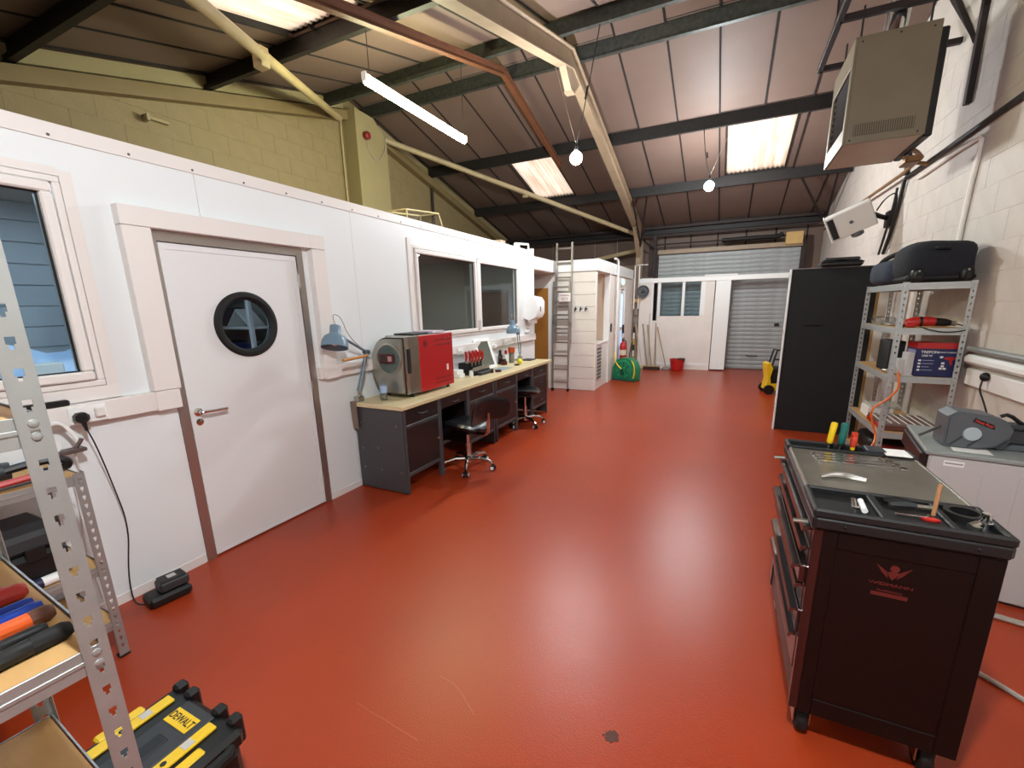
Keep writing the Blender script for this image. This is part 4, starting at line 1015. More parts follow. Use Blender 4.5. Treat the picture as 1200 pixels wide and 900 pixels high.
for x in (-2.69, -2.575, -2.475, -2.375):
    hk = part('hook', MB().tube([(x, 7.915, 1.58), (x, 7.89, 1.56), (x, 7.885, 1.52), (x, 7.86, 1.5), (x, 7.85, 1.525)], 0.008, 6, smooth=1), Black, t, world=True)
    part('hook_cross', MB().box(x-0.03, x+0.03, 7.9, 7.914, 1.535, 1.552, 0.003), Black, hk, world=True)
# pipes and bits on the partition's roof edge
for i, (x, y0, y1, z) in enumerate(((-3.3, 6.1, 6.75, 2.49),)):
    solo('white_tube', MB().tube([(-3.05, 6.35, 2.56), (-3.02, 6.75, 2.59), (-3.02, 6.76, 2.53), (-3.02, 6.76, 2.493)], 0.018, 8).box(-3.06, -3.0, 6.3, 6.4, 2.489, 2.56, 0.004), W_gloss, 'white tube with elbow lying on the end of the partition roof', 'tube')
solo('carton_scrap', MB().box(-3.3, -3.12, 6.0, 6.14, 2.489, 2.58, 0.005), mat('pink_card', '#a88f80', 0.7), 'small pale carton on the partition roof near its end', 'carton')
t = thing('wire_frame_crate', 'thin wire-framed glass cover standing on the partition roof', 'frame', (-3.7, 4.75, 2.47))
wf = MB()
def wr_(a, b): wf.tube([a, b], 0.01, 5)
A = [(-3.5, 4.35, 2.475), (-3.5, 5.15, 2.475), (-3.9, 5.15, 2.475), (-3.9, 4.35, 2.475)]
Bp = [(-3.55, 4.4, 2.76), (-3.55, 5.05, 2.82), (-3.85, 5.05, 2.82), (-3.85, 4.4, 2.76)]
for i in range(4): wr_(A[i], A[(i+1) % 4]); wr_(Bp[i], Bp[(i+1) % 4]); wr_(A[i], Bp[i])
part('wire', wf, Cream_pipe, t, world=True)
part('pane', MB().add([A[0], A[1], Bp[1], Bp[0]], [(0, 1, 2, 3)]), Clear, t, world=True, smooth=0)
# red sounder on the pier
t = thing('alarm_sounder', 'red round alarm sounder on the cream pier', 'alarm', (-5.75, 6.2, 4.4))
part('dome', MB().lathe([(0.06, 0), (0.065, 0.01), (0.06, 0.07), (0.04, 0.09), (0, 0.092)], (-5.76, 6.2, 4.46), (1, 0, 0), 20), mat('dark_red_plastic', '#7d1b20', 0.4), t, world=True)
part('cable', MB().tube([(-5.75, 6.2, 4.4), (-5.74, 6.26, 4.2), (-5.74, 6.4, 4.12), (-5.74, 6.55, 4.2), (-5.74, 6.66, 4.4), (-5.74, 6.7, 4.6)], 0.007, 5, smooth=2), GreyCable, t, world=True)
# pipework beside the boarded block
m = MB(); m.tube([(XB+0.06, 9.42, 0.02), (XB+0.06, 9.42, 2.48), (XB+0.06, 9.36, 2.52), (XB+0.06, 9.1, 2.52)], 0.022, 8, smooth=1)
solo('white_downpipe', m, W_gloss, 'white pipe bent over the top of the boarded block', 'pipe')
for i, x in enumerate((-2.1, -2.0)):
    solo('thin_white_pipe', MB().tube([(x-0.05, 11.3+0.05*i, 1.5), (x-0.05, 11.3+0.05*i, 2.55), (x+0.15, 11.3+0.05*i, 2.56)], 0.016, 6), W_gloss, ['thin white pipe rising left of the cream column', 'thin white pipe rising just beside the cream column'][i], 'pipe', 'pipes by the column')
t = thing('emergency_light', 'round greenish-white emergency light above the daylit doorway', 'light', (XB+0.05, 10.0, 2.05))
part('rim', MB().lathe([(0.09, 0), (0.09, 0.04), (0.075, 0.055), (0.075, 0.0)], (XB+0.0, 10.0, 2.1), (1, -0.25, 0), 24), W_gloss, t, world=True)
part('lens', MB().lathe([(0.076, 0.03), (0.06, 0.062), (0, 0.075)], (XB+0.0, 10.0, 2.1), (1, -0.25, 0), 20), emitter('emergency_glow', (0.6, 0.95, 0.9, 1), 1.2), t, world=True)
t = thing('wall_fan', 'grey round wall fan beside the cream column', 'fan', (-1.97, 11.4, 1.8))
part('housing', MB().lathe([(0.08, -0.12), (0.14, -0.05), (0.15, 0.0), (0.13, 0.0), (0.11, -0.04)], (-1.93, 11.26, 1.92), (0.25, -0.95, -0.1), 28), GreyPl, t, world=True)
part('hub', MB().lathe([(0.05, -0.06), (0.05, -0.02), (0, -0.01)], (-1.93, 11.26, 1.92), (0.25, -0.95, -0.1), 16), GreyPlD, t, world=True)
for k in range(5):
    a = 2*PI*k/5; M_ = frame((-1.93, 11.26, 1.92), (1, 0.25, 0), (0.25, -0.95, -0.1))
    part('blade', MB().box(-0.03, 0.03, 0.04, 0.12, -0.05, -0.045, M=M_ @ Matrix.Rotation(a, 4, 'Z') @ Matrix.Rotation(0.3, 4, 'Y')), GreyPl, t, world=True, smooth=0)
part('bracket', MB().box(-1.97, -1.9, 11.33, 11.43, 1.86, 1.98, 0.006), GreyPlD, t, world=True)
t = thing('wall_clock_box', 'small beige fitting with bow-shaped plate on the wall below the fan', 'fitting', (-2.12, 11.36, 1.6))
part('plate', MB().prism([(-2.2, 1.62), (-2.12, 1.68), (-2.02, 1.63), (-2.0, 1.72), (-2.1, 1.74), (-2.2, 1.76)], 'y', 11.38, 11.42), TanWood, t, world=True)
part('box', MB().box(-2.13, -2.06, 11.38, 11.43, 1.35, 1.5, 0.004).box(-2.15, -2.04, 11.38, 11.43, 1.15, 1.25, 0.004), mat('grey_box', '#8a8680', 0.5), t, world=True)
t = thing('spirit_level', 'long black and yellow measuring staff standing in the corner', 'staff', (-2.13, 11.36, 0))
for k in range(7):
    part('band', MB().box(-2.145, -2.105, 11.34, 11.365, 0.15*k, 0.15*k+0.149, 0.001), [Black, mat('band_tan', '#c9a94e', 0.5), Paper][k % 3], t, world=True, smooth=0)
# brooms etc
def pole(name, label, base, top, r, mt, head=None, hm=None, cat='broom', g='brooms and mops in the corner'):
    t = thing(name, label, cat, base, group=g)
    part('handle', MB().tube([(base[0], base[1], base[2]+0.04), top], r, 8), mt, t, world=True)
    if head == 'broom':
        part('head_block', MB().box(base[0]-0.2, base[0]+0.2, base[1]-0.03, base[1]+0.03, 0.07, 0.1, 0.006), BroomWood, t, world=True)
        part('bristles', MB().prism([(base[1]-0.03, 0.07), (base[1]+0.03, 0.07), (base[1]+0.045, 0.0), (base[1]-0.05, 0.0)], 'x', base[0]-0.2, base[0]+0.2), mat('dark_bristle', '#33221b', 0.9), t, world=True)
    elif head == 'mop':
        part('mop_head', MB().lathe([(0.1, 0.0), (0.11, 0.02), (0.07, 0.06), (0.02, 0.09)], (base[0], base[1], 0), n=14), hm, t, world=True)
    elif head == 'small':
        part('head_block', MB().box(base[0]-0.06, base[0]+0.06, base[1]-0.025, base[1]+0.025, 0.0, 0.07, 0.008), hm, t, world=True)
    return t
pole('wide_broom', 'wide floor broom with dark bristles against the corner boards', (-1.62, 11.14, 0), (-1.80, 11.41, 1.1), 0.014, BroomWood, 'broom')
pole('floor_broom', 'thin floor broom with pale handle in the corner', (-1.88, 11.28, 0), (-2.1, 11.40, 1.15), 0.011, mat('pale_handle', '#c9bfae', 0.6), 'small', mat('cream_brush', '#cbb58a', 0.9))
pole('squeegee', 'squeegee with grey handle leaning in the corner', (-1.76, 11.36, 0), (-1.92, 11.41, 1.12), 0.016, mat('grey_handle', '#9a8f83', 0.6), 'small', mat('tan_brush', '#c8b083', 0.9))
pole('dark_topped_pole', 'broom with dark-topped handle leaning on the boards', (-1.70, 11.3, 0), (-1.76, 11.41, 1.38), 0.014, mat('handle_white', '#d3c6b2', 0.6), 'small', mat('dark_brush', '#3a2a22', 0.9))
pole('string_mop', 'grey string mop beside the red bucket', (-1.28, 11.24, 0), (-1.56, 11.40, 1.05), 0.012, BroomWood, 'mop', mat('mop_strings', '#8e8780', 0.95, noise=0.3, nscale=60, bump=0.6, bscale=70))
pole('shovel_handle', 'slim wooden pole leaning between the brooms', (-1.55, 11.34, 0), (-1.60, 11.41, 1.15), 0.01, BroomWood, 'small', mat('grey_brush', '#77706a', 0.9))
t = thing('red_bucket', 'red plastic bucket with black rim against the white partition', 'bucket', (-1.02, 11.2, 0))
part('pail', MB().lathe([(0.13, 0), (0.14, 0.01), (0.175, 0.26), (0.185, 0.265), (0.185, 0.28), (0.17, 0.28), (0.135, 0.02), (0, 0.02)], n=28), RedP, t)
part('wringer', MB().box(0.0, 0.17, -0.12, 0.12, 0.24, 0.3, 0.01), Black, t)
part('bail', MB().tube([(-0.18, 0, 0.26), (-0.14, -0.12, 0.27), (0, -0.185, 0.25), (0.14, -0.12, 0.27), (0.18, 0, 0.26)], 0.006, 6, smooth=2), Steel, t)
t = thing('dustpan', 'red dustpan lying on the floor by the green hose reel', 'dustpan', (-2.0, 10.75, 0))
part('pan', MB().prism([(-0.14, 0.0), (0.14, 0.0), (0.14, 0.012), (0.02, 0.09), (-0.1, 0.1), (-0.14, 0.03)], 'y', -0.13, 0.13), RedP, t)
part('handle', MB().tube([(-0.1, 0, 0.08), (-0.12, 0.1, 0.4), (-0.08, 0.2, 0.7)], 0.012, 6), Black, t)
t = thing('hand_brush', 'small dark green brush beside the red dustpan', 'brush', (-2.08, 10.5, 0))
part('head', MB().lathe([(0.06, 0.0), (0.075, 0.03), (0.06, 0.14), (0.02, 0.17)], n=12), mat('dark_green', '#1f5a34', 0.6), t)
part('handle', MB().tube([(0, 0, 0.15), (-0.04, 0, 0.28), (-0.1, 0.02, 0.55)], 0.012, 6), mat('green_grip', '#2d6b3c', 0.5), t)
# fire extinguisher
t = thing('fire_extinguisher', 'red fire extinguisher standing by the daylit doorway', 'extinguisher', (-2.06, 9.78, 0))
part('stand', MB().lathe([(0.1, 0), (0.1, 0.12), (0.03, 0.15), (0.03, 0.36)], n=16), Black, t)
part('cylinder', MB().lathe([(0.0, 0.36), (0.07, 0.365), (0.078, 0.38), (0.078, 0.70), (0.06, 0.76), (0.025, 0.79), (0.02, 0.83)], n=24), RedP, t)
part('label', MB().lathe([(0.0785, 0.5), (0.0785, 0.62)], n=24), mat('cream_label', '#d8c9b4', 0.5), t)
part('valve', MB().box(-0.02, 0.02, -0.03, 0.05, 0.82, 0.86, 0.004).box(-0.012, 0.012, -0.03, 0.1, 0.87, 0.885, 0.003), Black, t)
part('hose', MB().tube([(0, 0.03, 0.84), (0.05, 0.09, 0.8), (0.06, 0.1, 0.6), (0.06, 0.09, 0.45)], 0.011, 6, smooth=2), Black, t)
solo('extinguisher_sign', MB().box(XB+0.001, XB+0.004, 9.62, 9.74, 1.05, 1.2), RedP, 'red plaque on the wall above the extinguisher', 'sign', smooth=0)
solo('small_notice', MB().box(XB+0.001, XB+0.004, 9.5, 9.6, 0.85, 0.98), mat('pinkish_notice', '#d9b4a6', 0.6), 'small pinkish notice on the wall above the hose reel', 'sign', smooth=0)
solo('light_switch', MB().box(XB+0.001, XB+0.02, 9.1, 9.17, 1.05, 1.22, 0.004), Black, 'black narrow switch plate on the niche post', 'switch')
# green hose reel
t = thing('hose_reel', 'green cased hose reel on the red floor by the block', 'hose reel', (-1.88, 9.36, 0))
M_ = Matrix.Rotation(-0.32, 4, 'Z')
part('case', MB().prism([(-0.27, 0.02), (0.27, 0.02), (0.28, 0.25), (0.22, 0.4), (0.1, 0.48), (-0.08, 0.49), (-0.2, 0.43), (-0.27, 0.28)], 'y', -0.11, 0.11).xf(M_), Green, t)
for s in (-1, 1):
    part('side_disc', MB().lathe([(0.2, 0), (0.2, 0.02), (0.17, 0.03), (0.16, 0.02), (0.05, 0.02), (0.045, 0.04), (0, 0.042)], (0, s*0.11, 0.25), (0, s, 0), 28).xf(M_), mat('green_disc', '#128a5c', 0.4), t)
for k in range(6):
    a = k*PI/3; part('spoke', MB().box(-0.012, 0.012, -0.142, -0.13, 0.05, 0.17, 0.002, M=Matrix.Translation((0, 0, 0.25)) @ Matrix.Rotation(a, 4, 'Y')).xf(M_), GreenD, t)
part('foot', MB().box(-0.26, 0.26, -0.14, 0.14, 0.0, 0.05, 0.01).xf(M_), GreenD, t)
part('crank', MB().tube([(0, -0.15, 0.25), (0, -0.18, 0.25), (-0.02, -0.18, 0.14), (-0.02, -0.23, 0.14)], 0.012, 6).xf(M_), Black, t)
part('hose', MB().tube([(-0.22, -0.16, 0.62), (-0.2, -0.19, 0.5), (-0.12, -0.2, 0.35), (-0.02, -0.19, 0.27)], 0.014, 6, smooth=2).tube([(0.2, -0.15, 0.45), (0.27, -0.17, 0.36), (0.29, -0.17, 0.2), (0.26, -0.17, 0.08)], 0.013, 6, smooth=2).xf(M_), Yellow, t)
# pressure washer
t = thing('pressure_washer', 'yellow and black pressure washer behind the black panel', 'washer', (0.86, 8.85, 0), 0.2)
part('body', MB().box(-0.1, 0.14, -0.13, 0.13, 0.12, 0.48, 0.03), Black, t)
part('shroud', MB().prism([(-0.17, 0.08), (0.16, 0.06), (0.17, 0.13), (0.02, 0.2), (-0.09, 0.19), (-0.11, 0.3), (-0.08, 0.46), (-0.13, 0.56), (-0.18, 0.54), (-0.17, 0.42), (-0.14, 0.28)], 'y', -0.14, 0.14), Yellow, t)
part('handle', MB().tube([(-0.1, -0.1, 0.46), (-0.06, -0.1, 0.66), (-0.03, -0.1, 0.78), (0.14, -0.1, 0.78), (0.15, -0.1, 0.46)], 0.016, 6).tube([(-0.1, 0.1, 0.46), (-0.03, 0.1, 0.78), (-0.03, -0.1, 0.78)], 0.016, 6).tube([(-0.07, -0.1, 0.62), (0.14, -0.1, 0.62)], 0.014, 6), Black, t)
for s in (-1, 1): part('wheel', MB().cyl((-0.12, s*0.13, 0.085), (-0.12, s*0.18, 0.085), 0.085, n=20), Black, t)
part('front_foot', MB().box(0.06, 0.14, -0.1, 0.1, 0, 0.09, 0.01), Black, t)

# ================================================================== RIGHT SIDE
# tall black panel standing across the room with white edge
t = thing('freestanding_board', 'tall matt black panel with white edge standing by the steel shelves', 'panel', (1.05, 6.27, 0))
part('board', MB().box(0.662, 1.5, 6.235, 6.275, 0.004, 1.975, 0.002), BlackM, t, world=True)
part('edge_strip', MB().box(0.642, 0.661, 6.228, 6.28, 0.0, 1.98, 0.002), W_gloss, t, world=True)
part('top_strip', MB().box(0.661, 1.5, 6.23, 6.28, 1.976, 1.984, 0.001), mat('grey_edge', '#8c8a88', 0.5), t, world=True)
part('back_strut', MB().prism([(6.276, 0.0), (6.6, 0.0), (6.6, 0.04), (6.31, 1.4), (6.276, 1.4)], 'x', 1.3, 1.34), TanWood, t, world=True)
part('back_strut', MB().prism([(6.276, 0.0), (6.6, 0.0), (6.6, 0.04), (6.31, 1.4), (6.276, 1.4)], 'x', 0.75, 0.79), TanWood, t, world=True)
for z in (1.87, 1.23, 0.3): part('hinge', MB().box(0.632, 0.642, 6.235, 6.27, z, z+0.05, 0.002), Steel, t, world=True)
part('grab_slot', MB().tube([(0.86, 6.233, 1.32), (1.03, 6.233, 1.32)], 0.006, 6), Black, t, world=True)
t = thing('equipment_case', 'flat black case lying on top of the black panel', 'case', (1.12, 6.27, 1.985))
part('shell', MB().box(0.93, 1.33, 6.17, 6.38, 1.985, 2.05, 0.02), Black, t, world=True)
part('lid', MB().box(0.96, 1.3, 6.18, 6.37, 2.048, 2.085, 0.015), GreyPlD, t, world=True)
part('strap', MB().tube([(0.93, 6.17, 2.03), (1.1, 6.158, 2.06), (1.33, 6.17, 2.03)], 0.008, 6), BlackR, t, world=True)

# steel angle shelving: keyhole-slotted posts
def post_mesh(h, legx, legy, w_=0.036, th=0.002, first=0.06, pitch=0.05, hole=True, mt=None):
    # L profile: face A in plane x=0 (width along legy*y), face B in plane y=0 (width along legx*x); keyholes cut as real gaps
    m = MB()
    def face(axis, sgn):
        def bx_(u0, u1, z0, z1):
            if axis == 'y': m.box(-th*0.5, th*0.5, min(sgn*u0, sgn*u1), max(sgn*u0, sgn*u1), z0, z1)
            else: m.box(min(sgn*u0, sgn*u1), max(sgn*u0, sgn*u1), -th*0.5, th*0.5, z0, z1)
        a, b = w_*0.34, w_*0.66; a2, b2 = w_*0.42, w_*0.58
        bx_(0, a, 0, h); bx_(b, w_, 0, h)
        z = first; last = 0
        while z < h-0.03:
            bx_(a, b, last, z-0.011)
            bx_(a, a2, z-0.011, z-0.003); bx_(b2, b, z-0.011, z-0.003)   # narrow neck of the keyhole
            last = z+0.009; z += pitch
        bx_(a, b, last, h)
        bx_(w_-0.0005, w_+0.001, 0, h)
    face('y', legy); face('x', legx)
    return m
def shelf_unit(name, label, M, lx, ly, h, levels, mt, beam=0.045, group=None, pitch=0.05):
    t = thing(name, label, 'shelving', M=M, group=group or 'slotted steel shelving units')
    for sx in (0, 1):
        for sy in (0, 1):
            m = post_mesh(h, 1 if sx == 0 else -1, 1 if sy == 0 else -1, pitch=pitch)
            m.xf(Matrix.Translation((sx*lx, sy*ly, 0)))
            p = part('post', m, mt, t, smooth=0)
            part('foot', MB().box(sx*lx-(0.038 if sx else 0.003), sx*lx+(0.003 if sx else 0.038), sy*ly-(0.038 if sy else 0.003), sy*ly+(0.003 if sy else 0.038), 0, 0.012, 0.002), BlackR, p)
    for z in levels:
        for y in (0.004, ly-0.006):
            part('beam', MB().box(0.004, lx-0.004, y-0.001, y+0.003, z-beam, z, 0.0005).box(0.004, lx-0.004, y-0.003, y+0.005, z-beam*0.55, z-beam*0.4, 0.0005), mt, t)
        for x in (0.004, lx-0.006):
            part('beam', MB().box(x-0.001, x+0.003, 0.006, ly-0.008, z-beam, z, 0.0005).box(x-0.003, x+0.005, 0.006, ly-0.008, z-beam*0.55, z-beam*0.4, 0.0005), mt, t)
        part('shelf_board', MB().box(0.008, lx-0.008, 0.008, ly-0.01, z-0.012, z-0.002, 0.001), MDF, t)
        rv = MB()
        for sx in (0, 1):
            for sy in (0, 1):
                for dz in (-0.012, -0.034):
                    yy = sy*ly + (0.018 if sy == 0 else -0.018); xx = sx*lx
                    rv.lathe([(0.008, 0), (0.006, 0.003), (0, 0.004)], (xx, yy, z+dz), (1 if sx else -1, 0, 0), 8)
                    rv.lathe([(0.008, 0), (0.006, 0.003), (0, 0.004)], (xx+(0.018 if sx == 0 else -0.018), sy*ly, z+dz), (0, 1 if sy else -1, 0), 8)
        part('rivets', rv, mt, t, kind='stuff')
    return t
shelf_unit('steel_shelving', 'grey slotted steel shelving unit beside the black panel carrying a holdall', Matrix.Translation((1.3, 4.68, 0)), 0.45, 1.08, 1.742, [1.735, 1.37, 0.965, 0.46, 0.1], GalvL, beam=0.055)
# second unit farther back along the wall
shelf_unit('steel_shelving', 'grey slotted steel shelving glimpsed behind the nearer shelves', Matrix.Translation((1.36, 6.72, 0)), 0.42, 0.9, 1.95, [1.9, 1.3, 0.8, 0.1], Galv, beam=0.055)
solo('ply_sheet', MB().box(1.40, 1.57, 6.40, 6.42, 0.0, 1.9, 0.003), TanWood, 'upright strip of pine ply seen between the steel shelves', 'board')
solo('white_board_offcut', MB().box(1.59, 1.68, 6.50, 6.515, 0.0, 1.85, 0.002), W_gloss, 'narrow white board standing beside the pine ply', 'board')
solo('red_tool_case', MB().box(1.42, 1.72, 6.75, 7.0, 1.90, 2.0, 0.01), mat('maroon_case', '#5b1b1a', 0.5), 'dark red case on the farther steel shelves', 'case')

# holdall on top
def blob(cx, cy, cz, lx, ly, lz, pw, fn, n=24, seed=0):
    m = MB(); k = n//2
    for i in range(k+1):
        p = -PI/2+PI*i/k
        for j in range(n):
            a = 2*PI*j/n
            def se(v, e): return math.copysign(abs(v)**e, v)
            x = se(math.cos(p), pw)*se(math.cos(a), pw); y = se(math.cos(p), pw)*se(math.sin(a), pw); z = se(math.sin(p), pw)
            d = fn(x, y, z)
            m.v.append(Vector((cx+lx*x*(1+d), cy+ly*y*(1+d), cz+lz*z*(1+d))))
    for i in range(k):
        for j in range(n): m.f.append([i*n+j, i*n+(j+1) % n, (i+1)*n+(j+1) % n, (i+1)*n+j]); m.m.append(0)
    return m
t = thing('wheeled_holdall', 'navy wheeled holdall slumped on the top steel shelf', 'bag', (1.53, 5.1, 1.74))
part('body', blob(1.53, 4.92, 1.905, 0.235, 0.24, 0.165, 0.5, lambda x, y, z: 0.03*math.sin(5*x+3*z)+0.03*math.sin(4*y+1)), Navy, t, world=True, smooth=80)
part('soft_end', blob(1.46, 5.32, 1.85, 0.21, 0.36, 0.115, 0.55, lambda x, y, z: 0.05*math.sin(6*x+4*y)+0.05*math.sin(7*y)), mat('slate_fabric', '#262e3d', 0.9, noise=0.2, nscale=25, bump=0.3, bscale=140), t, world=True, smooth=80)
part('base_panel', MB().box(1.31, 1.745, 4.70, 5.6, 1.746, 1.80, 0.02), BlackM, t, world=True)
for x in (1.38, 1.68):
    part('wheel_guard', blob(x, 4.71, 1.795, 0.045, 0.035, 0.055, 0.7, lambda x, y, z: 0), Black, t, world=True, smooth=80)
    part('wheel', MB().cyl((x-0.015, 4.69, 1.776), (x+0.015, 4.69, 1.776), 0.033, n=16), Black, t, world=True)
    part('wheel_rivet', MB().lathe([(0.009, 0), (0.007, 0.006), (0, 0.007)], (x, 4.678, 1.825), (0, -1, 0), 8), Steel, t, world=True)
part('strap', MB().tube([(1.3, 5.5, 1.86), (1.28, 5.3, 1.97), (1.38, 5.14, 2.02), (1.5, 5.1, 2.04), (1.62, 5.1, 2.0)], 0.022, 8, smooth=2), BlackR, t, world=True)
part('grab_handle', MB().tube([(1.46, 4.685, 2.0), (1.47, 4.655, 2.0), (1.53, 4.655, 1.995), (1.54, 4.685, 1.99)], 0.014, 8, smooth=1), BlackR, t, world=True)

# items on the shelves
t = thing('corded_drill', 'red and black corded power tool on the second steel shelf', 'power tool', (1.6, 4.83, 1.37))
part('motor', MB().tube([(1.40, 4.83, 1.41), (1.45, 4.83, 1.415), (1.54, 4.83, 1.42), (1.585, 4.83, 1.415)], [0.03, 0.042, 0.04, 0.036], 12), RedP, t, world=True)
part('grip', MB().tube([(1.585, 4.83, 1.415), (1.65, 4.83, 1.41), (1.685, 4.83, 1.405)], [0.036, 0.033, 0.024], 12), Black, t, world=True)
part('nose', MB().tube([(1.685, 4.83, 1.405), (1.72, 4.83, 1.40)], 0.02, 10), Steel, t, world=True)
part('battery_foot', MB().box(1.395, 1.46, 4.79, 4.87, 1.371, 1.41, 0.008), RedP, t, world=True)
part('vent_band', MB().tube([(1.48, 4.83, 1.417), (1.50, 4.83, 1.418)], 0.043, 12), Black, t, world=True)
part('cable', MB().tube([(1.72, 4.83, 1.40), (1.76, 4.74, 1.38), (1.73, 4.66, 1.35), (1.6, 4.655, 1.335), (1.5, 4.66, 1.36), (1.46, 4.7, 1.376)], 0.005, 6, smooth=2), Cable, t, world=True)
solo('battery_pack', MB().box(1.345, 1.385, 4.8, 4.88, 1.37, 1.395, 0.004), Black, 'small black battery left of the red power tool', 'battery')
t = thing('clear_blister_pack', 'crumpled clear plastic packs at the far end of second shelf', 'packaging', (1.38, 5.35, 1.37))
part('pack', blob(1.40, 5.45, 1.412, 0.08, 0.2, 0.032, 0.8, lambda x, y, z: 0.15*math.sin(9*x+7*y)), Clear, t, world=True, smooth=30)
part('contents', MB().box(1.34, 1.46, 5.3, 5.55, 1.371, 1.385, 0.004).box(1.36, 1.44, 5.1, 5.25, 1.371, 1.39, 0.004), mat('silver_foil', '#b8b2aa', 0.3, metal=0.6), t, world=True)
t = thing('tool_carton', 'navy and red power tool carton on the third steel shelf', 'box', (1.63, 4.85, 0.965))
bx0, bx1, by0, by1, bz0, bz1 = 1.47, 1.735, 4.715, 4.93, 0.966, 1.245
part('carton', MB().box(bx0, bx1, by0, by1, bz0, bz1, 0.003), NavyCard, t, world=True)
part('red_band', MB().box(bx0-0.001, bx1+0.001, by0-0.0015, by1+0.001, bz1-0.045, bz1+0.002), RedP, t, world=True, smooth=0)
part('side_panel', MB().box(bx0-0.002, bx0, by0+0.02, by1-0.02, bz0+0.02, bz1-0.06), mat('lilac_print', '#8d86a6', 0.5), t, world=True, smooth=0)
inv = wm(t).inverted()
text('lettering', 'TREFON', 0.03, Paper, t, inv @ frame((bx0+0.085, by0-0.001, bz1-0.075), (1, 0, 0), (0, -1, 0)))
text('lettering', 'ROTARY HAMMER', 0.014, Paper, t, inv @ frame((bx0+0.195, by0-0.001, bz1-0.075), (1, 0, 0), (0, -1, 0)))
text('lettering', '1500 W', 0.022, Paper, t, inv @ frame((bx0+0.07, by0-0.001, bz1-0.105), (1, 0, 0), (0, -1, 0)))
for k in range(4):
    z = bz0+0.135-0.027*k
    part('print_icon', MB().box(bx0+0.02, bx0+0.038, by0-0.001, by0, z-0.007, z+0.007), Paper, t, world=True, smooth=0)
    part('print_line', MB().box(bx0+0.045, bx0+(0.12 if k != 2 else 0.095), by0-0.001, by0, z-0.002, z+0.003), mat('pale_print', '#9aa0bd', 0.6), t, world=True, smooth=0)
for (x, z) in ((0.155, 0.165), (0.17, 0.115), (0.17, 0.09), (0.16, 0.07), (0.185, 0.07)):
    part('print_icon', MB().box(bx0+x, bx0+x+0.02, by0-0.001, by0, bz0+z-0.008, bz0+z+0.008), Paper, t, world=True, smooth=0)
part('tool_picture', MB().prism([(bx0+0.185, bz0+0.165), (bx0+0.25, bz0+0.17), (bx0+0.255, bz0+0.15), (bx0+0.235, bz0+0.14), (bx0+0.24, bz0+0.1), (bx0+0.225, bz0+0.1), (bx0+0.215, bz0+0.14), (bx0+0.185, bz0+0.148)], 'y', by0-0.001, by0), RedP, t, world=True, smooth=0)
solo('black_carton', MB().box(1.35, 1.46, 4.95, 5.25, 0.966, 1.24, 0.004), BlackM, 'black box standing behind the navy carton', 'box')
solo('grey_tub', MB().box(1.375, 1.45, 4.77, 4.9, 0.966, 1.1, 0.006).box(1.42, 1.465, 4.72, 4.86, 0.966, 1.16, 0.004), GreyPanel, 'grey plastic parts tub beside the navy carton', 'tub')
solo('tin_snips', MB().tube([(1.325, 4.93, 0.98), (1.345, 4.85, 0.985), (1.35, 4.78, 0.985)], 0.012, 6).tube([(1.34, 4.9, 0.985), (1.33, 4.8, 1.0), (1.36, 4.75, 1.02)], 0.01, 6), Steel, 'steel hand tool on the third shelf near the front post', 'tool')
solo('paper_leaflet', MB().box(1.40, 1.47, 4.7, 4.76, 0.967, 0.971), Paper, 'white leaflet in front of the navy carton', 'paper', smooth=0)
t = thing('parts_case', 'flat red and clear parts organiser on the lower steel shelf', 'case', (1.53, 5.0, 0.46))
part('tray', MB().box(1.33, 1.735, 4.75, 5.2, 0.461, 0.50, 0.006), mat('brown_tray', '#6b3b33', 0.4), t, world=True)
part('lid', MB().box(1.335, 1.73, 4.755, 5.195, 0.50, 0.525, 0.004), mat('smoky_lid', '#7b625c', 0.15), t, world=True)
for k in range(7): part('divider', MB().box(1.35+0.055*k, 1.356+0.055*k, 4.77, 5.18, 0.525, 0.529), Paper, t, world=True, smooth=0)
part('clip', MB().box(1.318, 1.33, 4.8, 4.9, 0.47, 0.51, 0.004).box(1.318, 1.33, 5.05, 5.15, 0.47, 0.51, 0.004), RedP, t, world=True)
solo('white_cartons', MB().box(1.345, 1.55, 5.25, 5.5, 0.461, 0.56, 0.004), Paper, 'white flat carton at the far end of the lower shelf', 'carton')
solo('paper_pile', MB().box(1.36, 1.6, 5.24, 5.46, 0.562, 0.59, 0.003), mat('greyish_paper', '#bdb7ae', 0.6), 'pile of greyish papers on the white carton', 'papers')
solo('red_parts_box', MB().box(1.36, 1.7, 4.72, 5.0, 0.1, 0.26, 0.008), mat('red_box', '#8a1f1c', 0.4), 'dark red box on the bottom steel shelf', 'box')
solo('dark_tool_bag', blob(1.52, 5.35, 0.2, 0.18, 0.25, 0.1, 0.6, lambda x, y, z: 0.04*math.sin(6*x)), Black, 'black tool bag on the bottom steel shelf', 'bag', smooth=80)
solo('orange_air_hose', MB().tube([(1.42, 4.9, 0.985), (1.37, 4.69, 0.99), (1.36, 4.64, 0.95), (1.37, 4.62, 0.87), (1.31, 4.62, 0.77), (1.25, 4.62, 0.72), (1.20, 4.62, 0.66), (1.24, 4.62, 0.52), (1.27, 4.6, 0.42), (1.2, 4.45, 0.36), (1.05, 4.2, 0.30), (0.95, 4.0, 0.15), (1.0, 3.9, 0.015), (1.15, 4.1, 0.012)], 0.008, 8, smooth=3), OrangeC, 'orange air hose looping down the front of the steel shelves', 'hose')

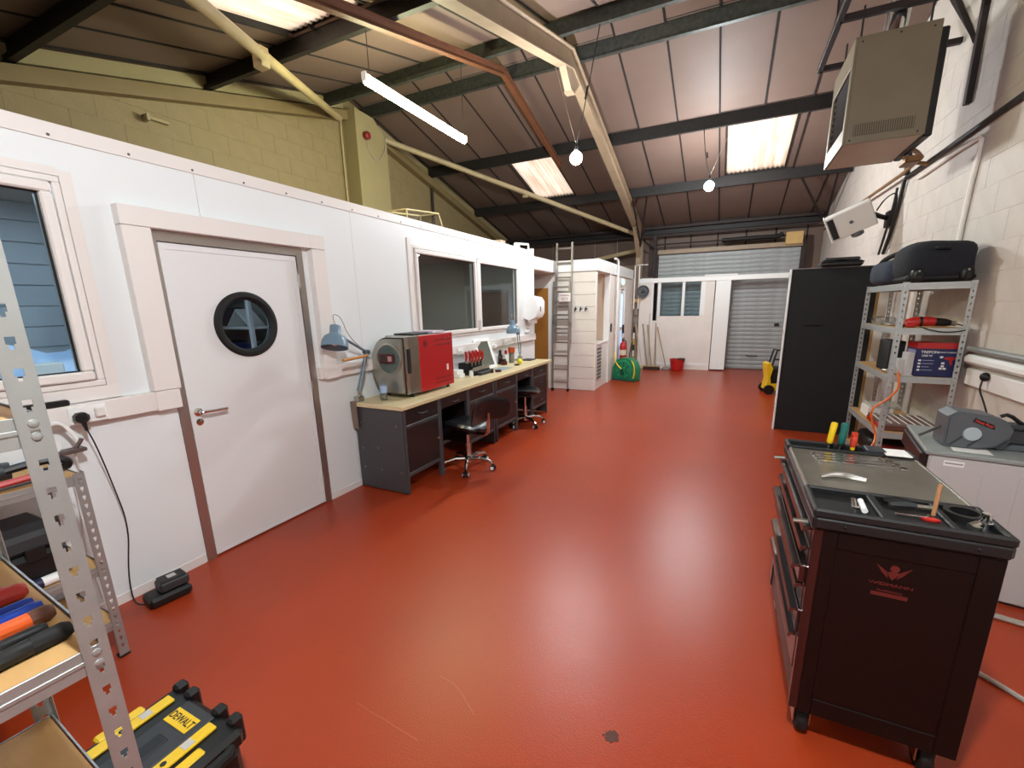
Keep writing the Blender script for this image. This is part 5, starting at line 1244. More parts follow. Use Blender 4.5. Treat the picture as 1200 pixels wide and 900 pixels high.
# appliance (front faces left)
AM = Matrix.Translation((1.06, 2.965, 0)) @ Matrix.Rotation(-0.15, 4, 'Z')
t = thing('grey_appliance', 'grey floor-standing appliance with dark front below the hose reel', 'appliance', M=AM)
part('carcass', MB().box(0.0, 0.66, 0.0, 0.6, 0.012, 0.775, 0.008), GreyPanel, t)
part('top', MB().box(-0.02, 0.66, -0.01, 0.61, 0.775, 0.8, 0.006), GreyTop, t)
part('front_panel', MB().box(-0.035, 0.0, 0.02, 0.58, 0.68, 0.775, 0.006), mat('dark_control_panel', '#231818', 0.35), t)
part('front_door', MB().lathe([(0.2, 0), (0.2, 0.02), (0.15, 0.035), (0, 0.04)], (0, 0.3, 0.38), (-1, 0, 0), 32), GreyPl, t)
part('kick', MB().box(0.02, 0.64, 0.01, 0.59, 0.0, 0.012), Black, t, smooth=0)
for k in range(4):
    em = MB(); x = 0.12+0.13*k
    pts = [(x-0.035, 0.1), (x+0.035, 0.1)] + [(x+0.035*math.cos(a*PI/8), 0.69+0.035*math.sin(a*PI/8)) for a in range(9)]
    part('embossed_rib', em.prism(pts, 'y', -0.003, 0.0), GreyPanel, t)
part('rating_label', MB().box(0.06, 0.14, -0.0015, 0.0, 0.725, 0.755), Paper, t, smooth=0)
part('rating_print', MB().box(0.065, 0.135, -0.002, -0.0015, 0.737, 0.744), mat('print_grey', '#8b8784', 0.6), t, smooth=0)
part('door_seal', MB().box(-0.01, 0.0, 0.01, 0.59, 0.06, 0.67, 0.002), GreyPlD, t)
part('white_sticker', MB().box(0.1, 0.25, 0.05, 0.17, 0.8, 0.801), Paper, t, smooth=0)
# grey hose reel on top
t = thing('air_hose_reel', 'dark grey wall-type hose reel resting on the appliance', 'hose reel', M=AM @ Matrix.Translation((0.2, 0.2, 0.8)) @ Matrix.Rotation(0.1, 4, 'Z') @ Matrix.Scale(0.72, 4))
R_ = [(-0.2, 0.02), (-0.17, 0.0), (0.0, 0.0), (0.1, 0.03), (0.16, 0.1), (0.17, 0.17), (0.12, 0.235), (0.04, 0.265), (-0.15, 0.28), (-0.2, 0.24)]
part('drum_case', MB().prism(R_, 'y', -0.09, 0.12), GreyPl, t)
part('face_plate', MB().prism([(u*0.9-0.004, 0.014+v*0.9) for u, v in R_], 'y', -0.105, -0.088), GreyPl, t)
part('hub_cap', MB().lathe([(0.052, 0), (0.052, 0.008), (0.046, 0.014), (0, 0.015)], (-0.05, -0.104, 0.12), (0, -1, 0), 28), mat('pale_grey_cap', '#a9b4b8', 0.4), t)
lb = part('name_plate', MB().prism([(-0.06, 0.215), (-0.05, 0.245), (0.06, 0.20), (0.065, 0.165)], 'y', -0.109, -0.103), Black, t)
text('lettering', 'Hose Reel', 0.026, mat('red_print', '#d8372d', 0.5), lb, frame((0.003, -0.1095, 0.206), (1, 0, -0.4), (0, -1, 0)))
for k in range(3): part('rib', MB().box(-0.006, 0.006, -0.112, -0.1, -0.05, 0.05, 0.003, M=Matrix.Translation((-0.13+0.1*k+(0.06 if k == 2 else 0), 0, 0.06)) @ Matrix.Rotation(0.7, 4, 'Y')), GreyPlD, t)
part('swivel_arm', MB().box(0.12, 0.36, -0.06, 0.07, 0.05, 0.17, 0.02).box(0.1, 0.3, -0.07, 0.08, 0.16, 0.2, 0.015), GreyPlD, t)
part('wall_bracket', MB().box(0.36, 0.39, -0.08, 0.1, 0.0, 0.22, 0.008).box(0.3, 0.37, -0.05, 0.07, 0.04, 0.18, 0.01), Black, t)
part('base_foot', MB().box(0.1, 0.32, -0.05, 0.06, 0.0, 0.05, 0.01), GreyPl, t)
part('carry_grip', MB().tube([(0.12, 0, 0.25), (0.16, 0, 0.27), (0.24, 0, 0.2), (0.28, 0, 0.19)], 0.014, 8, smooth=1), Black, t)
part('hose_tail', MB().tube([(-0.2, 0, 0.14), (-0.25, 0.02, 0.09), (-0.31, 0.03, 0.04)], 0.01, 8), mat('dark_hose', '#35322f', 0.6), t)

# wall services on the right
def pipe(nm, label, pts, r, mt, cat='pipe', g=None): return solo(nm, MB().tube(pts, r, 8, smooth=1), mt, label, cat, g)
pipe('black_conduit', 'thick black conduit running level along the right wall', [(1.79, 3.0, 3.015), (1.79, 7.0, 3.01)], 0.024, Cable, 'conduit')
pipe('black_riser', 'black cable riser climbing the right wall beside the projector', [(1.79, 7.03, 3.05), (1.79, 7.05, 3.35), (1.78, 6.9, 3.55), (1.70, 6.6, 3.7)], 0.03, Cable, 'conduit')
solo('cable_bundle', MB().tube([(1.785, 7.03, 3.0), (1.785, 7.12, 2.7), (1.785, 7.25, 2.4), (1.785, 7.42, 2.2)], 0.022, 8, smooth=2).tube([(1.77, 7.2, 2.95), (1.77, 7.25, 2.7), (1.77, 7.4, 2.45), (1.77, 7.55, 2.2)], 0.014, 8, smooth=2), Cable, 'bundle of black cables hanging down the right wall by the projector', 'cables')
pipe('white_conduit', 'painted conduit with bend dropping down the right wall', [(1.795, 6.6, 2.91), (1.795, 5.3, 2.93), (1.795, 5.23, 2.88), (1.795, 5.28, 2.5), (1.795, 5.3, 2.15), (1.795, 5.3, 1.8)], 0.018, W_paint, 'conduit')
pipe('copper_pipe', 'brown gas pipe sloping up the right wall to the heater', [(1.73, 11.6, 3.1), (1.73, 9.0, 3.08), (1.73, 6.3, 3.03), (1.5, 5.75, 3.0), (1.4, 5.7, 3.02)], 0.02, mat('brown_pipe', '#8a6544', 0.5, metal=0.3), 'pipe')
t = thing('wall_trunking', 'white plastic trunking run at waist height on the right wall', 'trunking', (1.79, 4.0, 0.9))
part('duct', MB().box(1.74, 1.815, 2.2, 4.64, 1.10, 1.17, 0.02), W_gloss, t, world=True)
part('lower_duct', MB().box(1.775, 1.815, 2.2, 4.64, 0.93, 1.06, 0.006), W_pvc, t, world=True)
pipe('steel_pipe', 'dull steel pipe lying above the white trunking', [(1.77, 2.4, 1.21), (1.77, 4.65, 1.215)], 0.022, Galv)
t = thing('wall_plug', 'black plug in the socket on the right wall trunking', 'plug', (1.77, 4.3, 1.0))
part('body', MB().ball((1.755, 4.3, 1.035), (0.03, 0.03, 0.034), 12), Black, t, world=True, smooth=80)
part('cable', MB().tube([(1.745, 4.3, 1.01), (1.73, 4.28, 0.94), (1.74, 4.2, 0.86), (1.76, 4.1, 0.7)], 0.006, 6, smooth=2), Cable, t, world=True)
for i, pts in enumerate(([(0.98, 2.42, 0.012), (1.1, 2.267, 0.012), (1.16, 2.214, 0.012), (1.211, 2.153, 0.012), (1.4, 1.95, 0.012), (1.75, 1.8, 0.012)], [(1.2, 2.80, 0.012), (1.353, 2.774, 0.012), (1.467, 2.744, 0.012), (1.76, 2.7, 0.012)], [(1.2, 2.785, 0.012), (1.353, 2.752, 0.012), (1.467, 2.722, 0.012), (1.76, 2.66, 0.012)])):
    solo('floor_cable', MB().tube(pts, 0.011 if i == 0 else 0.009, 8, smooth=2), GreyCable, ['beige cable curving across the floor right of the tool trolley', 'pale cable on the floor nearest the grey appliance', 'pale cable on the floor alongside, a little farther from the appliance'][i], 'cable', 'cables on the floor')

# heater hung on an angle-iron frame
t = thing('unit_heater', 'beige warm air unit heater hung high on the right', 'heater', (1.07, 5.4, 2.93))
hx0, hx1, hy0, hy1, hz0, hz1 = 0.79, 1.35, 5.0, 5.81, 2.93, 3.745
c = MB()
c.box(hx0+0.02, hx1, hy0, hy0+0.012, hz0, hz1, 0.003)
c.box(hx0+0.02, hx1, hy1-0.012, hy1, hz0, hz1, 0.003)
c.box(hx0+0.02, hx1, hy0+0.012, hy1-0.012, hz1-0.012, hz1, 0.003)
c.box(hx1-0.012, hx1, hy0+0.012, hy1-0.012, hz0, hz1-0.012, 0.002)
part('casing', c, Heater, t, world=True)
part('underside', MB().box(hx0+0.02, hx1, hy0+0.012, hy1-0.012, hz0, hz0+0.012, 0.002), HeaterB, t, world=True)
fr = MB(); e = 0.06
fr.box(hx0, hx0+0.02, hy0, hy0+e, hz0, hz1, 0.003); fr.box(hx0, hx0+0.02, hy1-e, hy1, hz0, hz1, 0.003); fr.box(hx0, hx0+0.02, hy0+e, hy1-e, hz1-0.2, hz1, 0.003); fr.box(hx0, hx0+0.02, hy0+e, hy1-e, hz0, hz0+0.14, 0.003)
part('outlet_frame', fr, Heater, t, world=True)
part('outlet_dark', MB().box(hx0+0.1, hx0+0.11, hy0+0.02, hy1-0.02, hz0+0.1, hz1-0.1), Black, t, world=True, smooth=0)
for k in range(9):
    z = hz0+0.17+0.055*k
    part('louvre', MB().box(-0.025, 0.025, hy0+e, hy1-e, -0.003, 0.003, M=Matrix.Translation((hx0+0.035, 0, z)) @ Matrix.Rotation(0.5, 4, 'Y')), Dark_steel, t, world=True, smooth=0)
gv = part('vent_grille', MB().box(hx0+0.07, hx0+0.48, hy0-0.003, hy0, hz0+0.06, hz0+0.15), mat('grille_shadow', '#4c4330', 0.7), t, world=True, smooth=0)
for k in range(26): part('grille_bar', MB().box(hx0+0.074+0.0157*k, hx0+0.082+0.0157*k, hy0-0.006, hy0-0.003, hz0+0.062, hz0+0.148), Heater, gv, world=True, smooth=0)
part('fan_guard', MB().box(hx1, hx1+0.06, hy0+0.04, hy1-0.04, hz0-0.01, hz1-0.04, 0.01), Black, t, world=True)
part('flue', MB().tube([(1.1, 5.3, hz1), (1.12, 5.3, 4.05), (1.25, 5.3, 4.5)], 0.085, 18), Chrome, t, world=True)
for (x, z) in ((hx0+0.05, hz1-0.04), (hx1-0.05, hz1-0.04), (hx0+0.3, hz1-0.03), (hx0+0.05, hz0+0.03), (hx1-0.05, hz0+0.03)):
    part('screw', MB().lathe([(0.008, 0), (0.006, 0.004), (0, 0.005)], (x, hy0, z), (0, -1, 0), 8), Dark_steel, t, world=True)
part('gas_valve', MB().box(1.38, 1.5, 5.5, 5.7, 2.84, 2.9, 0.01).tube([(1.36, 5.6, 2.95), (1.42, 5.6, 2.87), (1.6, 5.7, 2.85)], 0.018, 6), mat('brass', '#7d5a38', 0.4, metal=0.6), t, world=True)
t = thing('hanger_frame', 'dark angle-iron frame above the unit heater', 'frame', (1.2, 5.5, 3.95))
fb = 3.98
part('long_bar', MB().box(0.655, 0.705, 4.0, 6.1, fb-0.025, fb+0.025, 0.003), Dark_steel, t, world=True)
part('cross_bar', MB().box(0.68, 1.8, 5.14, 5.19, fb-0.025, fb+0.025, 0.003), Dark_steel, t, world=True)
part('cross_bar', MB().box(0.68, 1.8, 6.05, 6.1, fb-0.025, fb+0.025, 0.003), Dark_steel, t, world=True)
for x, y in ((0.85, 5.16), (1.31, 5.16), (0.85, 5.78), (1.31, 5.78)):
    part('rod', MB().tube([(x, y, hz1-0.005), (x, y, fb+0.06)], 0.008, 6), Dark_steel, t, world=True)
for x, y in ((0.68, 5.0), (0.68, 5.3)):
    part('hanger_rod', MB().tube([(x, y, fb+0.02), (x, y+0.2, ZR(y+0.2)+0.1)], 0.01, 6), Dark_steel, t, world=True)
t = thing('wall_bracket', 'dark steel strut bracket fixed high on the right wall', 'bracket', (1.79, 5.7, 3.3))
part('upright', MB().box(1.77, 1.815, 5.64, 5.7, 3.3, 4.6, 0.003), Dark_steel, t, world=True)
part('strut', MB().prism([(5.72, 3.8), (5.78, 3.87), (6.6, 4.62), (6.54, 4.66)], 'x', 1.77, 1.81), Dark_steel, t, world=True)

# projector on its wall bracket
Pa, Pb, Pc, Pd = Vector((1.082, 7.297, 2.651)), Vector((1.523, 7.187, 2.837)), Vector((1.661, 7.303, 2.561)), Vector((1.22, 7.413, 2.374))
ex = (Pb-Pa).normalized(); ey = (Pa-Pd).normalized(); ez = ex.cross(ey).normalized()
if ez.y > 0: ez = -ez
PM = frame((Pa+Pb+Pc+Pd)/4, ex, ez)
t = thing('projector', 'white projector tilted on a wall arm above the shelves', 'projector', M=PM)
part('body', MB().box(-0.245, 0.245, -0.165, 0.165, -0.13, 0.0, 0.012), mat('projector_white', '#cfc9c4', 0.45), t)
part('end_frame', MB().box(-0.262, -0.245, -0.17, 0.17, -0.135, 0.004, 0.004), W_gloss, t)
vg = part('vent', MB().box(-0.235, -0.165, -0.14, 0.14, 0.0, 0.004), Black, t, smooth=0)
for k in range(14): part('vent_fin', MB().box(-0.232, -0.168, -0.135+0.02*k, -0.128+0.02*k, 0.004, 0.008), GreyPlD, vg, smooth=0)
part('foot_pad', MB().lathe([(0.022, 0), (0.02, 0.008), (0, 0.009)], (0.0, 0.0, 0.0), (0, 0, 1), 18), GreyPl, t)
part('lens', MB().lathe([(0.07, 0), (0.07, 0.05), (0.055, 0.06), (0.05, 0.03), (0, 0.03)], (0.02, -0.165, -0.065), (0, -1, 0), 24), GreyPl, t)
part('wall_plate', MB().box(1.76, 1.815, 7.36, 7.5, 2.52, 2.72, 0.008), Black, t, world=True)
part('arm', MB().tube([(1.78, 7.42, 2.63), (1.68, 7.38, 2.66), (1.61, 7.36, 2.69)], 0.03, 8), Black, t, world=True)
part('cable', MB().tube([(1.62, 7.3, 2.72), (1.66, 7.2, 2.83), (1.72, 7.1, 2.88), (1.77, 7.12, 2.85), (1.775, 7.25, 2.6)], 0.009, 6, smooth=2), Cable, t, world=True)
# ================================================================== TOOL TROLLEY
Tray = mat('dark_grey_tray', '#101112', 0.5)
t = thing('tool_trolley', 'black drawer tool trolley with red emblem in the right foreground', 'trolley', (0.555, 2.0, 0))
x0, x1, y0, y1 = 0.318, 0.79, 1.6, 2.42
part('cabinet', MB().box(x0+0.03, x1, y0+0.004, y1-0.004, 0.13, 0.86, 0.006), BlackG, t, world=True)
# end panel with a recessed field
ep = MB(); ya_, yb_ = y0-0.002, y0+0.004
ep.box(x0+0.03, x0+0.07, ya_, yb_, 0.13, 0.86, 0.002); ep.box(x1-0.06, x1, ya_, yb_, 0.13, 0.86, 0.002); ep.box(x0+0.07, x1-0.06, ya_, yb_, 0.13, 0.2, 0.002); ep.box(x0+0.07, x1-0.06, ya_, yb_, 0.8, 0.86, 0.002)
part('end_frame', ep, BlackG, t, world=True)
Emb = mat('red_emblem', '#5f1b16', 0.5)
inv = wm(t).inverted()
pl_ = part('end_panel', MB().box(x0+0.071, x1-0.061, y0+0.001, y0+0.0045, 0.201, 0.799), mat('dark_brown_black', '#0f0a0a', 0.32, spec=0.3), t, world=True, smooth=0)
em = MB(); cx, cz = 0.543, 0.755
em.lathe([(0.012, 0), (0.012, 0.001), (0, 0.001)], (cx+0.003, y0+0.001, cz+0.012), (0, -1, 0), 14)
em.prism([(cx-0.012, cz), (cx+0.014, cz), (cx+0.009, cz-0.016), (cx, cz-0.028), (cx-0.009, cz-0.016)], 'y', y0, y0+0.001)
for s in (-1, 1):
    for k in range(3):
        em.prism([(cx+s*0.012, cz-0.004-0.007*k), (cx+s*(0.045-0.006*k), cz+0.022-0.009*k), (cx+s*(0.041-0.006*k), cz+0.014-0.009*k), (cx+s*0.012, cz-0.009-0.007*k)], 'y', y0, y0+0.001)
part('eagle_emblem', em, Emb, pl_, world=True, smooth=0)
text('lettering', 'WIDMANN', 0.015, Emb, pl_, wm(pl_).inverted() @ frame((cx, y0+0.0005, 0.708), (1, 0, 0), (0, -1, 0)), sx=1.5)
text('lettering', 'PROFESSIONAL', 0.009, Emb, pl_, wm(pl_).inverted() @ frame((cx, y0+0.0005, 0.684), (1, 0, 0), (0, -1, 0)), sx=1.1)
part('printed_bar', MB().box(cx-0.047, cx+0.047, y0, y0+0.001, 0.664, 0.677), Emb, pl_, world=True, smooth=0)
# drawers along the left-hand face
DrawGloss = mat('dark_red_reflecting_steel', '#5a4a4a', 0.2, metal=0.9)
hs = [0.072, 0.072, 0.072, 0.1, 0.1, 0.15]
z = 0.845
for i, h_ in enumerate(hs):
    ox = (0.0, 0.0, 0.018, 0.0, 0.006, 0.0)[i]
    d = part('drawer', MB().box(x0+0.002-ox, x0+0.03, y0+0.035, y1-0.035, z-h_+0.005, z, 0.003), DrawGloss, t, world=True)
    part('pull', MB().prism([(x0+0.002-ox, z-0.002), (x0-0.02-ox, z-0.004), (x0-0.024-ox, z-0.022), (x0-0.016-ox, z-0.026), (x0-0.012-ox, z-0.014), (x0+0.002-ox, z-0.014)], 'y', y0+0.045, y1-0.045), DarkChrome, d, world=True)
    z -= h_+0.002
part('kick_panel', MB().box(x0+0.01, x0+0.03, y0+0.01, y1-0.01, 0.14, z-0.003, 0.003), BlackG, t, world=True)
for y in (y0+0.004, y1-0.034): part('corner_post', MB().box(x0+0.004, x0+0.034, y, y+0.03, 0.13, 0.86, 0.004), DrawGloss, t, world=True)
# moulded top: rim, end trays, steel worktop
tp = MB()
tp.box(x0-0.006, x1+0.01, y0-0.012, y1+0.012, 0.86, 0.912, 0.012)
topo = part('moulded_top', tp, Tray, t, world=True)
rim = MB()
rim.box(x0-0.006, x1+0.01, y0-0.012, y0+0.008, 0.905, 0.935, 0.006)
rim.box(x0-0.006, x0+0.012, y0, y0+0.215, 0.905, 0.935, 0.006); rim.box(x1-0.012, x1+0.01, y0, y0+0.215, 0.905, 0.935, 0.006)
rim.box(x0, x1, y0+0.195, y0+0.215, 0.905, 0.935, 0.005)
rim.box(x0+0.175, x0+0.2, y0, y0+0.2, 0.905, 0.932, 0.004); rim.box(x0+0.345, x0+0.365, y0, y0+0.2, 0.905, 0.932, 0.004)
rim.box(x0+0.2, x0+0.345, y0+0.005, y0+0.11, 0.905, 0.924, 0.003)
part('tray_rim', rim, Tray, topo, world=True)
rim = MB()
rim.box(x0-0.006, x1+0.01, y1-0.008, y1+0.012, 0.905, 0.935, 0.006)
rim.box(x0-0.006, x0+0.012, y1-0.1, y1, 0.905, 0.935, 0.006); rim.box(x1-0.012, x1+0.01, y1-0.1, y1, 0.905, 0.935, 0.006)
rim.box(x0, x1, y1-0.11, y1-0.095, 0.905, 0.935, 0.005)
part('tray_rim', rim, Tray, topo, world=True)
part('worktop_sheet', MB().box(x0-0.002, x1+0.004, y0+0.216, y1-0.111, 0.912, 0.926, 0.003), mat('scuffed_steel_sheet', '#8f8b80', 0.3, metal=0.8, noise=0.1, nscale=10), t, world=True)
part('sheet_edge', MB().box(x1-0.012, x1-0.004, y0+0.22, y1-0.115, 0.926, 0.93, 0.001), Steel, t, world=True)
part('sheet_edge', MB().box(x0+0.003, x0+0.01, y0+0.22, y1-0.115, 0.926, 0.93, 0.001), Steel, t, world=True)
for y in (y0+0.06, y1-0.06): part('lock_pin', MB().tube([(x0-0.006, y, 0.855), (x0-0.05, y, 0.852)], 0.008, 8), Steel, t, world=True)
for x, y in ((0.375, 1.67), (0.735, 1.67), (0.375, 2.35), (0.735, 2.35)):
    cst = part('castor_fork', MB().box(x-0.028, x-0.022, y-0.03, y+0.03, 0.04, 0.125, 0.002).box(x+0.022, x+0.028, y-0.03, y+0.03, 0.04, 0.125, 0.002).box(x-0.035, x+0.035, y-0.04, y+0.04, 0.12, 0.131, 0.002), Steel, t, world=True)
    part('wheel', MB().lathe([(0.02, -0.018), (0.05, -0.018), (0.055, -0.01), (0.055, 0.01), (0.05, 0.018), (0.02, 0.018)], (x, y, 0.055), (1, 0, 0), 24), BlackR, cst, world=True)
for x in (0.4, 0.72): part('top_rivet', MB().lathe([(0.006, 0), (0.004, 0.003), (0, 0.004)], (x, y0-0.012, 0.885), (0, -1, 0), 8), Black, t, world=True)

# hand tools on the trolley
def screwdriver(label, x, y, z, hm, lean=(0, 0), L=0.11, prof=None, tip=None):
    M_ = frame((x, y, z), (1, 0, 0), (lean[0], lean[1], 1))
    t = thing('screwdriver', label, 'screwdriver', M=M_, group='screwdrivers in the trolley tray')
    prof = prof or [(0.008, 0), (0.015, 0.01), (0.016, 0.04), (0.013, 0.06), (0.016, 0.09), (0.014, L), (0.006, L+0.004)]
    part('handle', MB().lathe(prof, n=12), hm, t)
    part('collar', MB().lathe([(0.009, -0.012), (0.009, 0.001)], n=10), tip or Black, t)
    part('shaft', MB().cyl((0, 0, -0.03), (0, 0, -0.012), 0.0035, n=8), Steel, t)
screwdriver('yellow-handled screwdriver standing in the trolley end tray', 0.485, 2.375, 0.947, Yellow, (0.12, 0.1), prof=[(0.01, 0), (0.013, 0.008), (0.014, 0.09), (0.012, 0.1), (0.0, 0.102)])
screwdriver('green and black screwdriver standing in the trolley end tray', 0.527, 2.37, 0.947, mat('teal_grip', '#0b5d54', 0.4), (0.1, 0.1), 0.1)
screwdriver('short red and yellow screwdriver in the trolley end tray', 0.572, 2.36, 0.942, mat('red_grip', '#c2381c', 0.4), (0.02, 0.05), prof=[(0.009, 0), (0.013, 0.01), (0.014, 0.045), (0.012, 0.05), (0.014, 0.055), (0.013, 0.07), (0, 0.072)], tip=Yellow)
def spanner(label, xa, ya, xb, yb, z):
    t = thing('spanner', label, 'spanner', ((xa+xb)/2, (ya+yb)/2, z), group='spanners lying on the trolley top')
    m = MB(); d = Vector((xb-xa, yb-ya, 0)).normalized(); n_ = Vector((-d.y, d.x, 0))
    def P(u, v): p = Vector((xa, ya, 0))+d*u+n_*v; return (p.x, p.y)
    L = math.hypot(xb-xa, yb-ya)
    m.prism([P(0.02, -0.006), P(L-0.02, -0.005), P(L-0.02, 0.005), P(0.02, 0.006)], 'z', z, z+0.005)
    part('shank', m, Chrome, t, world=True)
    part('ring_end', MB().lathe([(0.009, 0), (0.015, 0), (0.015, 0.008), (0.009, 0.008), (0.009, 0)], P(L, 0)+(z,), n=14), Chrome, t, world=True)
    part('open_jaw', MB().prism([P(0.02, 0.006), P(0.0, 0.014), P(-0.018, 0.01), P(-0.006, 0.004), P(-0.006, -0.004), P(-0.018, -0.01), P(0.0, -0.014), P(0.02, -0.006)], 'z', z, z+0.006), Chrome, t, world=True)
for k in range(4):
    spanner(['longest spanner of the row, nearest the end tray', 'second spanner from the trolley end tray', 'third spanner from the trolley end tray', 'spanner of the row nearest the steel pry bar'][k], 0.41+0.004*k, 2.245-0.035*k, 0.66+0.012*k, 2.265-0.04*k, 0.927)
solo('pry_bar', MB().tube([(0.382, 1.925, 0.932), (0.42, 1.955, 0.937), (0.47, 1.965, 0.937), (0.53, 1.945, 0.934)], [0.006, 0.012, 0.013, 0.009], 8, smooth=1), mat('polished_bar', '#cfcfcb', 0.2, metal=0.8), 'curved polished steel bar lying on the trolley top', 'tool')
solo('paper_slip', MB().box(0.68, 0.77, 2.3, 2.4, 0.936, 0.94), Paper, 'white paper slip on the far corner of the trolley top', 'paper', smooth=0)
solo('socket_strip', MB().box(0.62, 0.69, 2.33, 2.41, 0.92, 0.945, 0.004).box(0.60, 0.66, 2.325, 2.345, 0.915, 0.93, 0.004), GreyPlD, 'dark socket strip in the trolley end tray', 'sockets')
solo('white_marker', MB().tube([(0.463, 1.665, 0.922), (0.468, 1.745, 0.925)], 0.009, 10), W_gloss, 'white marker pen in the near trolley tray', 'pen')
solo('steel_bit_holder', MB().tube([(0.438, 1.67, 0.92), (0.448, 1.745, 0.925)], 0.008, 10).lathe([(0.011, 0), (0.011, 0.02)], (0.438, 1.66, 0.915), n=10), Chrome, 'chrome bit holder beside the white marker', 'tool')
t = thing('wire_stripper', 'black pliers lying in the middle tray of the trolley', 'pliers', (0.57, 1.77, 0.924))
part('handle', MB().tube([(0.53, 1.755, 0.934), (0.57, 1.765, 0.938), (0.615, 1.745, 0.935)], [0.01, 0.014, 0.009], 8, smooth=1), Black, t, world=True)
part('handle', MB().tube([(0.54, 1.725, 0.934), (0.58, 1.735, 0.936), (0.615, 1.742, 0.935)], [0.008, 0.011, 0.008], 8, smooth=1), GreyPlD, t, world=True)
part('jaw', MB().box(0.61, 0.66, 1.735, 1.755, 0.926, 0.938, 0.003), Steel, t, world=True)
solo('hex_key', MB().tube([(0.54, 1.665, 0.929), (0.6, 1.668, 0.929), (0.62, 1.668, 0.929), (0.628, 1.69, 0.929)], 0.004, 6), Chrome, 'thin chrome hex key lying in the middle tray of the trolley', 'hex key')
solo('red_tag', MB().prism([(0.605, 1.665), (0.64, 1.672), (0.65, 1.655), (0.63, 1.648), (0.61, 1.652)], 'z', 0.925, 0.931), RedP, 'red plastic tag in the middle tray of the trolley', 'tag')
solo('wooden_skewer', MB().tube([(0.648, 1.705, 0.925), (0.652, 1.71, 1.03)], 0.006, 6), mat('rosy_wood', '#b07d55', 0.6), 'thin wooden stick standing in the trolley tray', 'stick')
solo('tape_roll', MB().lathe([(0.035, 0.0), (0.05, 0.0), (0.05, 0.025), (0.035, 0.025), (0.035, 0.0)], (0.735, 1.745, 0.912), n=24), Black, 'black tape roll in the right tray of the trolley', 'tape')
solo('steel_socket', MB().lathe([(0.008, 0.02), (0.016, 0.0), (0.017, 0.022), (0.014, 0.024), (0.009, 0.01)], (0.765, 1.69, 0.912), n=16).lathe([(0.006, 0.0), (0.012, 0.0), (0.012, 0.05), (0.006, 0.05)], (0.765, 1.69, 0.912), n=16), Chrome, 'chrome socket standing in the right tray of the trolley', 'socket')
solo('brass_fitting', MB().cyl((0.72, 1.665, 0.922), (0.745, 1.68, 0.93), 0.01, n=8).cyl((0.73, 1.65, 0.918), (0.73, 1.65, 0.932), 0.012, n=6), Steel, 'small steel fittings in the right tray of the trolley', 'fitting')

# ================================================================== LEFT FOREGROUND
# far low unit against the partition
FU = shelf_unit('steel_shelving', 'low slotted steel shelving against the partition below the window', Matrix.Translation((-2.93, -0.13, 0)), 0.45, 0.9, 0.935, [0.925, 0.485, 0.2], Galv, beam=0.045, pitch=0.04)
NM = Matrix.Translation((-1.0, 0.285, 0)) @ Matrix.Rotation(-0.056, 4, 'Z') @ Matrix.Translation((-0.62, -0.9, 0))
shelf_unit('steel_shelving', 'tall slotted steel shelving in the left foreground', NM, 0.62, 0.9, 1.85, [1.80, 1.442, 1.005, 0.515, 0.1], Galv, beam=0.05)
# items on the tall near unit, shelf at z=1.005
def lying(nm, label, cat, x, tipy, r, mt, L=0.2, tip=None, tm=None, flat=1.0, dx=0.0, zz=1.003):
    t = thing(nm, label, cat, (x, tipy-L/2, zz), group=None)
    b = part('handle', MB().tube([(x-dx, tipy-L, zz+r), (x-dx*0.4, tipy-L*0.4, zz+r), (x, tipy-0.012, zz+r), (x, tipy, zz+r)], [r*0.9, r, r, r*0.7], 10), mt, t, world=True)
    if tip: part('tip', MB().tube([(x, tipy-tip, zz+r), (x, tipy-0.006, zz+r), (x, tipy+0.004, zz+r)], [r*1.05, r*1.08, r*0.75], 10), tm, t, world=True)
    return t
lying('folding_rule', 'yellow folding rule on the foreground shelf', 'rule', -1.40, 0.262, 0.007, Yellow, 0.22)
lying('screwdriver', 'red and black screwdriver on the foreground shelf', 'screwdriver', -1.335, 0.275, 0.017, Black, 0.2, tip=0.05, tm=mat('soft_red', '#c23a34', 0.45))
lying('red_marker', 'red marker on the foreground shelf above the screwdriver', 'marker', -1.37, 0.262, 0.013, RedP, 0.2)
lying('blue_pen', 'blue pen nearest the red screwdriver on the foreground shelf', 'pen', -1.275, 0.27, 0.011, Blue, 0.2)
lying('blue_pen', 'blue pen nearest the orange handle on the foreground shelf', 'pen', -1.235, 0.272, 0.013, Blue, 0.2)
lying('orange_knife', 'orange-handled knife on the foreground shelf', 'knife', -1.185, 0.27, 0.016, Orange, 0.22, tip=0.03, tm=mat('brown_tip', '#5d3626', 0.5))
lying('black_grip', 'ribbed black grip beside the orange knife on the shelf', 'grip', -1.135, 0.248, 0.013, Black, 0.2)
lying('black_pliers_handle', 'black plier handle nearest the shelf edge', 'pliers', -1.085, 0.262, 0.016, Black, 0.22, tip=0.05, tm=BlackR)
solo('rubber_band', MB().tube([(-1.09+0.018*math.cos(a*PI/10), 0.1+0.04*math.sin(a*PI/10), 1.006) for a in range(21)], 0.003, 6), mat('green_band', '#7e9a78', 0.5), 'small green elastic band at the front of the foreground shelf', 'band')
solo('card_sheet', MB().box(-1.58, -1.06, -0.3, 0.25, 1.443, 1.455, 0.002), MDF, 'tan fibreboard sheet on the upper foreground shelf', 'board')
